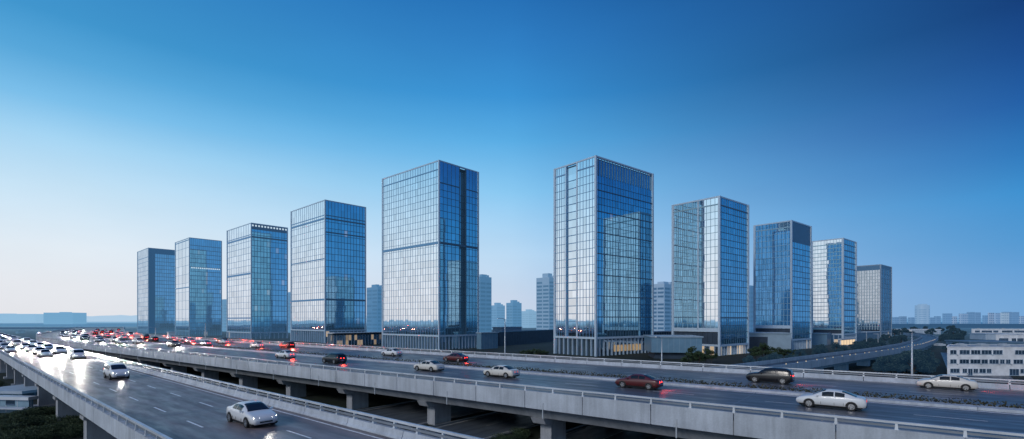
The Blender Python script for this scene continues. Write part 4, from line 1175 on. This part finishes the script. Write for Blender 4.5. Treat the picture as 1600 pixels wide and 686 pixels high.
def car_proto(name, label, stations, paint, heads, tails, wheels_x, wr=.33, cab=None):
    t = thing(name, label, 'car')
    xs = []
    for a, b in zip(stations, stations[1:]):
        k = max(1, int((b[0]-a[0])/.16)); xs += [a[0]+(b[0]-a[0])*i/k for i in range(k)]
    xs.append(stations[-1][0])
    mb = MB(); mb.smooth = True
    rings = []
    for x in xs:
        r = ring(x, interp(stations, x)); full = [(x, y, z) for y, z in r]+[(x, -y, z) for y, z in reversed(r[1:-1])]
        rings.append(full); mb.v += full
    n = len(rings[0])
    for i in range(len(rings)-1):
        for j in range(n):
            mb.f.append((i*n+j, (i+1)*n+j, (i+1)*n+(j+1) % n, i*n+(j+1) % n))
    mb.f.append(tuple(range(n))); mb.f.append(tuple((len(rings)-1)*n+j for j in reversed(range(n))))
    mb.build('body', paint, t)
    def S(x, side, f, out=.012):     # point on the cabin side between belt (0) and roof edge (1)
        r = ring(x, interp(stations, x)); 
        if f < .5: y = r[5][0]+(r[6][0]-r[5][0])*f*2; z = r[5][1]+(r[6][1]-r[5][1])*f*2
        else: y = r[6][0]+(r[7][0]-r[6][0])*(f-.5)*2; z = r[6][1]+(r[7][1]-r[6][1])*(f-.5)*2
        return (x, side*(y+out), z+out*.3)
    x_r0, x_r1, x_f0, x_f1 = cab    # rear glass base, rear roof edge, front roof edge, cowl
    for side in (1, -1):
        mid = (x_r1+x_f0)/2-.05
        for a, b in ((x_r1-.18, mid-.04), (mid+.04, x_f0+.22)):
            g_ = MB(); k = 6
            for i in range(k):
                p, q = a+(b-a)*i/k, a+(b-a)*(i+1)/k
                for f0, f1 in ((.12,.5),(.5,.86)):
                    g_.quad(S(p,side,f0), S(q,side,f0), S(q,side,f1), S(p,side,f1))
            g_.build('side_window', M['car_glass'], t)
    def top_glass(xa, xb, nm):
        g_ = MB(); k = 8; up = .014
        for i in range(k):
            p, q = xa+(xb-xa)*i/k, xa+(xb-xa)*(i+1)/k
            rp, rq = ring(p, interp(stations, p)), ring(q, interp(stations, q))
            def pts_(x, r): return [(x, s*yy*.97, zz+up) for s, (yy, zz) in ((-1,r[7]),(-1,r[8]),(-1,r[9]),(1,r[10]),(1,r[9]),(1,r[8]),(1,r[7]))]
            A, B = pts_(p, rp), pts_(q, rq)
            for m in range(6): g_.quad(A[m], A[m+1], B[m+1], B[m])
        g_.smooth = True
        g_.build(nm, M['car_glass'], t)
    top_glass(x_f0, x_f1, 'windscreen'); top_glass(x_r0, x_r1, 'rear_window')
    hw = interp(stations, 0)[3]
    for wx in wheels_x:
        for side in (1, -1):
            w0 = hw-.16
            ty = MB(); k = 22; A = []
            for i in range(k):
                a, b = 2*math.pi*i/k, 2*math.pi*(i+1)/k
                c0, s0_, c1, s1_ = math.cos(a), math.sin(a), math.cos(b), math.sin(b)
                for r0, y0, r1, y1 in ((wr,w0-.02,wr,w0+.17),(wr,w0+.17,wr*.94,w0+.19),(wr*.94,w0+.19,wr*.66,w0+.185)):
                    ty.quad((wx+r0*c0,side*y0,wr+r0*s0_),(wx+r0*c1,side*y0,wr+r0*s1_),(wx+r1*c1,side*y1,wr+r1*s1_),(wx+r1*c0,side*y1,wr+r1*s0_))
            wl_ = ty.build('wheel', M['tyre'], t)
            rm = MB()
            for i in range(5):
                a = 2*math.pi*i/5; c0, s0_ = math.cos(a), math.sin(a); px_, pz_ = -s0_*.045, c0*.045
                y = side*(w0+.18)
                rm.quad((wx+px_*1.4,y,wr+pz_*1.4),(wx-px_*1.4,y,wr-pz_*1.4),(wx+c0*wr*.64-px_,y+side*.006,wr+s0_*wr*.64-pz_),(wx+c0*wr*.64+px_,y+side*.006,wr+s0_*wr*.64+pz_))
            for i in range(20):
                a, b = 2*math.pi*i/20, 2*math.pi*(i+1)/20
                rm.quad(*[(wx+math.cos(q)*wr*rr_,side*(w0+.187),wr+math.sin(q)*wr*rr_) for q, rr_ in ((a,.58),(b,.58),(b,.67),(a,.67))])
            rm.build('rim', M['rim'], wl_)
            # dark arch lip around the wheel
            ar = MB()
            for i in range(14):
                a, b = math.pi*i/14, math.pi*(i+1)/14
                ar.quad(*[(wx+math.cos(q)*wr*rr_, side*(hw+yy), wr+math.sin(q)*wr*rr_) for q, rr_, yy in ((a,.9,.006),(b,.9,.006),(b,1.2,.002),(a,1.2,.002))])
            ar.build('wheel_arch', M['trim'], t)
    xf, xb = stations[-1][0], stations[0][0]
    sf, sb = interp(stations, xf-.10), interp(stations, xb+.04)
    def lampbox(x0, x1, y0, y1, z0, z1, nm, mat):
        q = MB(); s_ = 1 if x1 > x0 else -1
        q.hexa([(x0,y0,z0),(x1,y0,z0+.02),(x1-s_*.10,y1,z0+.03),(x0-s_*.12,y1,z0+.01),(x0,y0,z1-.02),(x1-s_*.05,y0,z1-.03),(x1-s_*.15,y1,z1),(x0-s_*.12,y1,z1)])
        return q.build(nm, mat, t)
    zc = sf[1]
    for side in (1, -1):
        lampbox(xf-.20, xf-.02, side*.40, side*(sf[3]-.02), zc-.06, zc+.08, 'headlight', heads)
        lampbox(xb+.34, xb-.014, side*.22, side*(sb[3]+.015), sb[1]-.07, sb[1]+.13, 'taillight', tails)
        q = MB(); xm = x_f1-.38; yb = interp(stations, xm)[3]
        zq = interp(stations, xm)[1]
        q.hexa([(xm-.07,side*(yb-.03),zq+.02),(xm+.10,side*(yb-.03),zq+.02),(xm+.07,side*(yb+.17),zq+.03),(xm-.05,side*(yb+.17),zq+.03),(xm-.07,side*(yb-.03),zq+.10),(xm+.08,side*(yb-.03),zq+.10),(xm+.05,side*(yb+.17),zq+.16),(xm-.05,side*(yb+.17),zq+.16)])
        q.build('wing_mirror', paint, t)
    q = MB(); q.box(xf-.05, xf+.012, -.40, .40, .36, .46); q.build('grille', M['trim'], t)
    q = MB(); q.box(xb-.012, xb+.05, -.26, .26, .50, .62); q.build('number_plate', M['plate'], t)
    q = MB(); q.box(xb-.008, xb+.08, -.62, .62, .30, .38); q.build('bumper_trim', M['trim'], t)
    q = MB(); q.hexa([(-2.0,-.80,.13),(2.0,-.80,.13),(2.0,.80,.13),(-2.0,.80,.13),(-2.15,-.86,.29),(2.15,-.86,.29),(2.15,.86,.29),(-2.15,.86,.29)]); q.build('underbody', M['trim'], t)
    for side in (1, -1):
        q = MB()
        for xx in ((x_r1+x_f0)/2-.05, x_f0+.30, x_r1-.1):
            w_ = interp(stations, xx)[3]; zz = interp(stations, xx)[1]
            q.hexa([(xx-.008,side*(w_*.99),.34),(xx+.008,side*(w_*.99),.34),(xx+.008,side*(w_+.006),.34),(xx-.008,side*(w_+.006),.34),(xx-.008,side*(w_*.95),zz-.02),(xx+.008,side*(w_*.95),zz-.02),(xx+.008,side*(w_*.965+.003),zz-.02),(xx-.008,side*(w_*.965+.003),zz-.02)])
        q.build('door_seam', M['trim'], t)
    return t

WHITE = car_paint('paint_white', (.62,.64,.66)); SILVER = car_paint('paint_silver', (.40,.43,.47), .5); DARK = car_paint('paint_dark', (.005,.006,.009))
MAROON = car_paint('paint_dark_maroon', (.085,.010,.011)); PEARL = car_paint('paint_pearl', (.58,.56,.52)); GREY = car_paint('paint_grey', (.12,.135,.15))
CAB_S = (-1.72,-.80,.30,1.20); CAB_V = (-2.20,-1.95,.62,1.42); CAB_U = (-2.22,-1.75,.42,1.08)
def yaw(d): return math.atan2(d[1], d[0])
HA = yaw((.7515,-.66)); HB_ = yaw((-.792,.61))
def car_at(proto_fn, px, py, rz, **kw):
    Yd = (CAMZ-DECK)*F/(py-HY); P = at(px, Yd)
    t = proto_fn(); t.location = (P[0], P[1], DECK+.006); t.rotation_euler = (0,0,rz); return t
S_ = lambda lab, paint, heads, tails, nm='sedan_car': (lambda: car_proto(nm, lab, SEDAN, paint, heads, tails, (-1.42, 1.40), .33, CAB_S))
U_ = lambda lab, paint, heads, tails, nm='suv_car': (lambda: car_proto(nm, lab, SUV, paint, heads, tails, (-1.40, 1.38), .37, CAB_U))
V_ = lambda lab, paint, heads, tails, nm='minivan': (lambda: car_proto(nm, lab, VAN, paint, heads, tails, (-1.38, 1.42), .34, CAB_V))
beam_cars = []
c = car_at(S_('white sedan with glowing headlights, nearest car on the wet left viaduct', WHITE, M['head_on'], M['tail_dim']), 393, 661, HA); beam_cars.append(c)
c = car_at(V_('white minivan with headlights on, alone in the middle lane of the wet left viaduct', WHITE, M['head_on'], M['tail_dim']), 182, 591, HA); beam_cars.append(c)
# wide viaduct, near carriageway (driving away to the left)
car_at(S_('large white sedan at the lower right on the wide viaduct', WHITE, M['head_off'], M['tail_dim']), 1298, 637, HB_)
car_at(S_('dark maroon sedan with bright red tail lights on the near carriageway', MAROON, M['head_off'], M['tail_on']), 998, 606, HB_)
car_at(S_('white sedan on the near carriageway right of the tall grooved tower', PEARL, M['head_off'], M['tail_dim']), 783, 589, HB_)
car_at(S_('cream white sedan directly below the tall grooved tower on the near carriageway', PEARL, M['head_off'], M['head_off']), 670, 579.5, HB_)
car_at(U_('black car with red tail lights on the near carriageway, left of the cream sedan', DARK, M['head_off'], M['tail_on']), 522, 567.5, HB_)
car_at(S_('white and dark car with a red tail light, furthest left of the near carriageway cars', WHITE, M['head_off'], M['tail_on']), 446, 559.5, HB_)
# far carriageway
car_at(S_('white sedan on the far carriageway beneath the tall grooved tower', WHITE, M['head_off'], M['tail_dim']), 612, 556, HB_)
car_at(S_('dark sedan with vivid red tail lights on the far carriageway', MAROON, M['head_off'], M['tail_on']), 712, 565, HB_)
car_at(U_('black SUV with a long red tail light on the far carriageway at right', DARK, M['head_off'], M['tail_on']), 1203, 598, HB_)
car_at(S_('pale car with red tail lights at the far right of the far carriageway', PEARL, M['head_off'], M['tail_on']), 1478, 608, HB_)

# distant traffic: simplified copies share the mesh of one body per colour
def far_proto(name, stations, paint, heads, tails):
    t = car_proto(name, 'x', stations, paint, heads, tails, (-1.4, 1.4), .33, CAB_S if stations is SEDAN else (CAB_V if stations is VAN else CAB_U))
    for ch in list(t.children):
        k = ch.name.split('.')[0]
        if k in ('wheel_arch', 'door_seam', 'bumper_trim', 'grille', 'number_plate'):
            bpy.data.objects.remove(ch)
    return t
FA = [far_proto('sedan_car', SEDAN, WHITE, M['head_on_far'], M['tail_dim']), far_proto('sedan_car', SEDAN, SILVER, M['head_on_far'], M['tail_dim']), far_proto('suv_car', SUV, GREY, M['head_on_far'], M['tail_dim']), far_proto('minivan', VAN, WHITE, M['head_on_far'], M['tail_dim'])]
FB_ = [far_proto('sedan_car', SEDAN, SILVER, M['head_off'], M['tail_on']), far_proto('suv_car', SUV, DARK, M['head_off'], M['tail_on']), far_proto('sedan_car', SEDAN, WHITE, M['head_off'], M['tail_on'])]
used.clear()
def put(proto, P, rz, label, group):
    o = place(proto, P[0], P[1], 1.0, label, group, z=DECK+.006, rz=rz); o.scale = (1,1,1); return o
rc_ = random.Random(21)
k = 0
for n in (9.6, 12.75, 16.0):
    s = {9.6: 152, 12.75: 128, 16.0: 118}[n]
    while s < 430:
        o = put(FA[(0,1,3,0,1)[k % 5]], PA.pt(s, n+rc_.uniform(-.25,.25), 0), HA, 'distant oncoming car with headlights lit in the bright queue on the left viaduct', 'oncoming queue far along the left viaduct')
        if s < 330: beam_cars.append(o)
        s += rc_.uniform(11, 22); k += 1
k = 0; tail_cars = []
for n, s0 in ((57.1, 150), (60.6, 128), (64.2, 120), (67.4, 165)):
    s = s0
    while s < 420:
        o = put(FB_[k % 3], PB.pt(s, n, 0), yaw(PB.frame(s)[1]), 'distant car with red tail lights in the far carriageway queue towards the left', 'tail lit queue on the far carriageway')
        tail_cars.append(o); s += rc_.uniform(24, 46); k += 1
k = 0
for n, s0 in ((45.5, 178), (49.6, 150)):
    s = s0
    while s < 430:
        d = PB.frame(s)[1]
        o = put(FA[k % 4], PB.pt(s, n, 0), yaw((-d[0], -d[1])), 'distant car with white headlights on the near carriageway at the far left bend', 'headlit cars at the far bend of the wide viaduct')
        beam_cars.append(o); s += rc_.uniform(20, 36); k += 1
# head lamp beams on the wet road
for c in beam_cars:
    L_ = bpy.data.lights.new('headlight_beam', 'SPOT'); o = bpy.data.objects.new('headlight_beam', L_); COL.objects.link(o)
    o.parent = c; o.location = (2.45, 0, .68); L_.energy = 160 if (c.location.x**2+c.location.y**2) < 90**2 else 15000; L_.spot_size = R(60); L_.spot_blend = .8; L_.shadow_soft_size = .12; L_.color = (1.0,.94,.84)
    v = Vector((1, 0, -.02)); o.rotation_euler = (-v).to_track_quat('Z', 'Y').to_euler()

for c in tail_cars:  # strong red spots added to the queue, tinting the road like a light streak
    L_ = bpy.data.lights.new('taillight_glow', 'SPOT'); o = bpy.data.objects.new('taillight_glow', L_); COL.objects.link(o)
    o.parent = c; o.location = (-2.5, 0, .75); L_.energy = 2200; L_.spot_size = R(120); L_.spot_blend = .9; L_.shadow_soft_size = .15; L_.color = (1.0,.06,.04)
    v = Vector((-1, 0, -.25)); o.rotation_euler = (-v).to_track_quat('Z', 'Y').to_euler()

for c in bpy.data.objects:
    if c.type == 'EMPTY' and c.get('category') == 'car' and not c.get('group') and any(ch.name.startswith('taillight') and ch.data.materials[0] == M['tail_on'] for ch in c.children):
        L_ = bpy.data.lights.new('taillight_glow', 'SPOT'); o = bpy.data.objects.new('taillight_glow', L_); COL.objects.link(o)  # weaker added red spot behind each single car with lit tail lights
        o.parent = c; o.location = (-2.5, 0, .8); L_.energy = 260; L_.spot_size = R(140); L_.spot_blend = .9; L_.shadow_soft_size = .15; L_.color = (1.0,.05,.03)
        v = Vector((-1, 0, -.4)); o.rotation_euler = (-v).to_track_quat('Z', 'Y').to_euler()
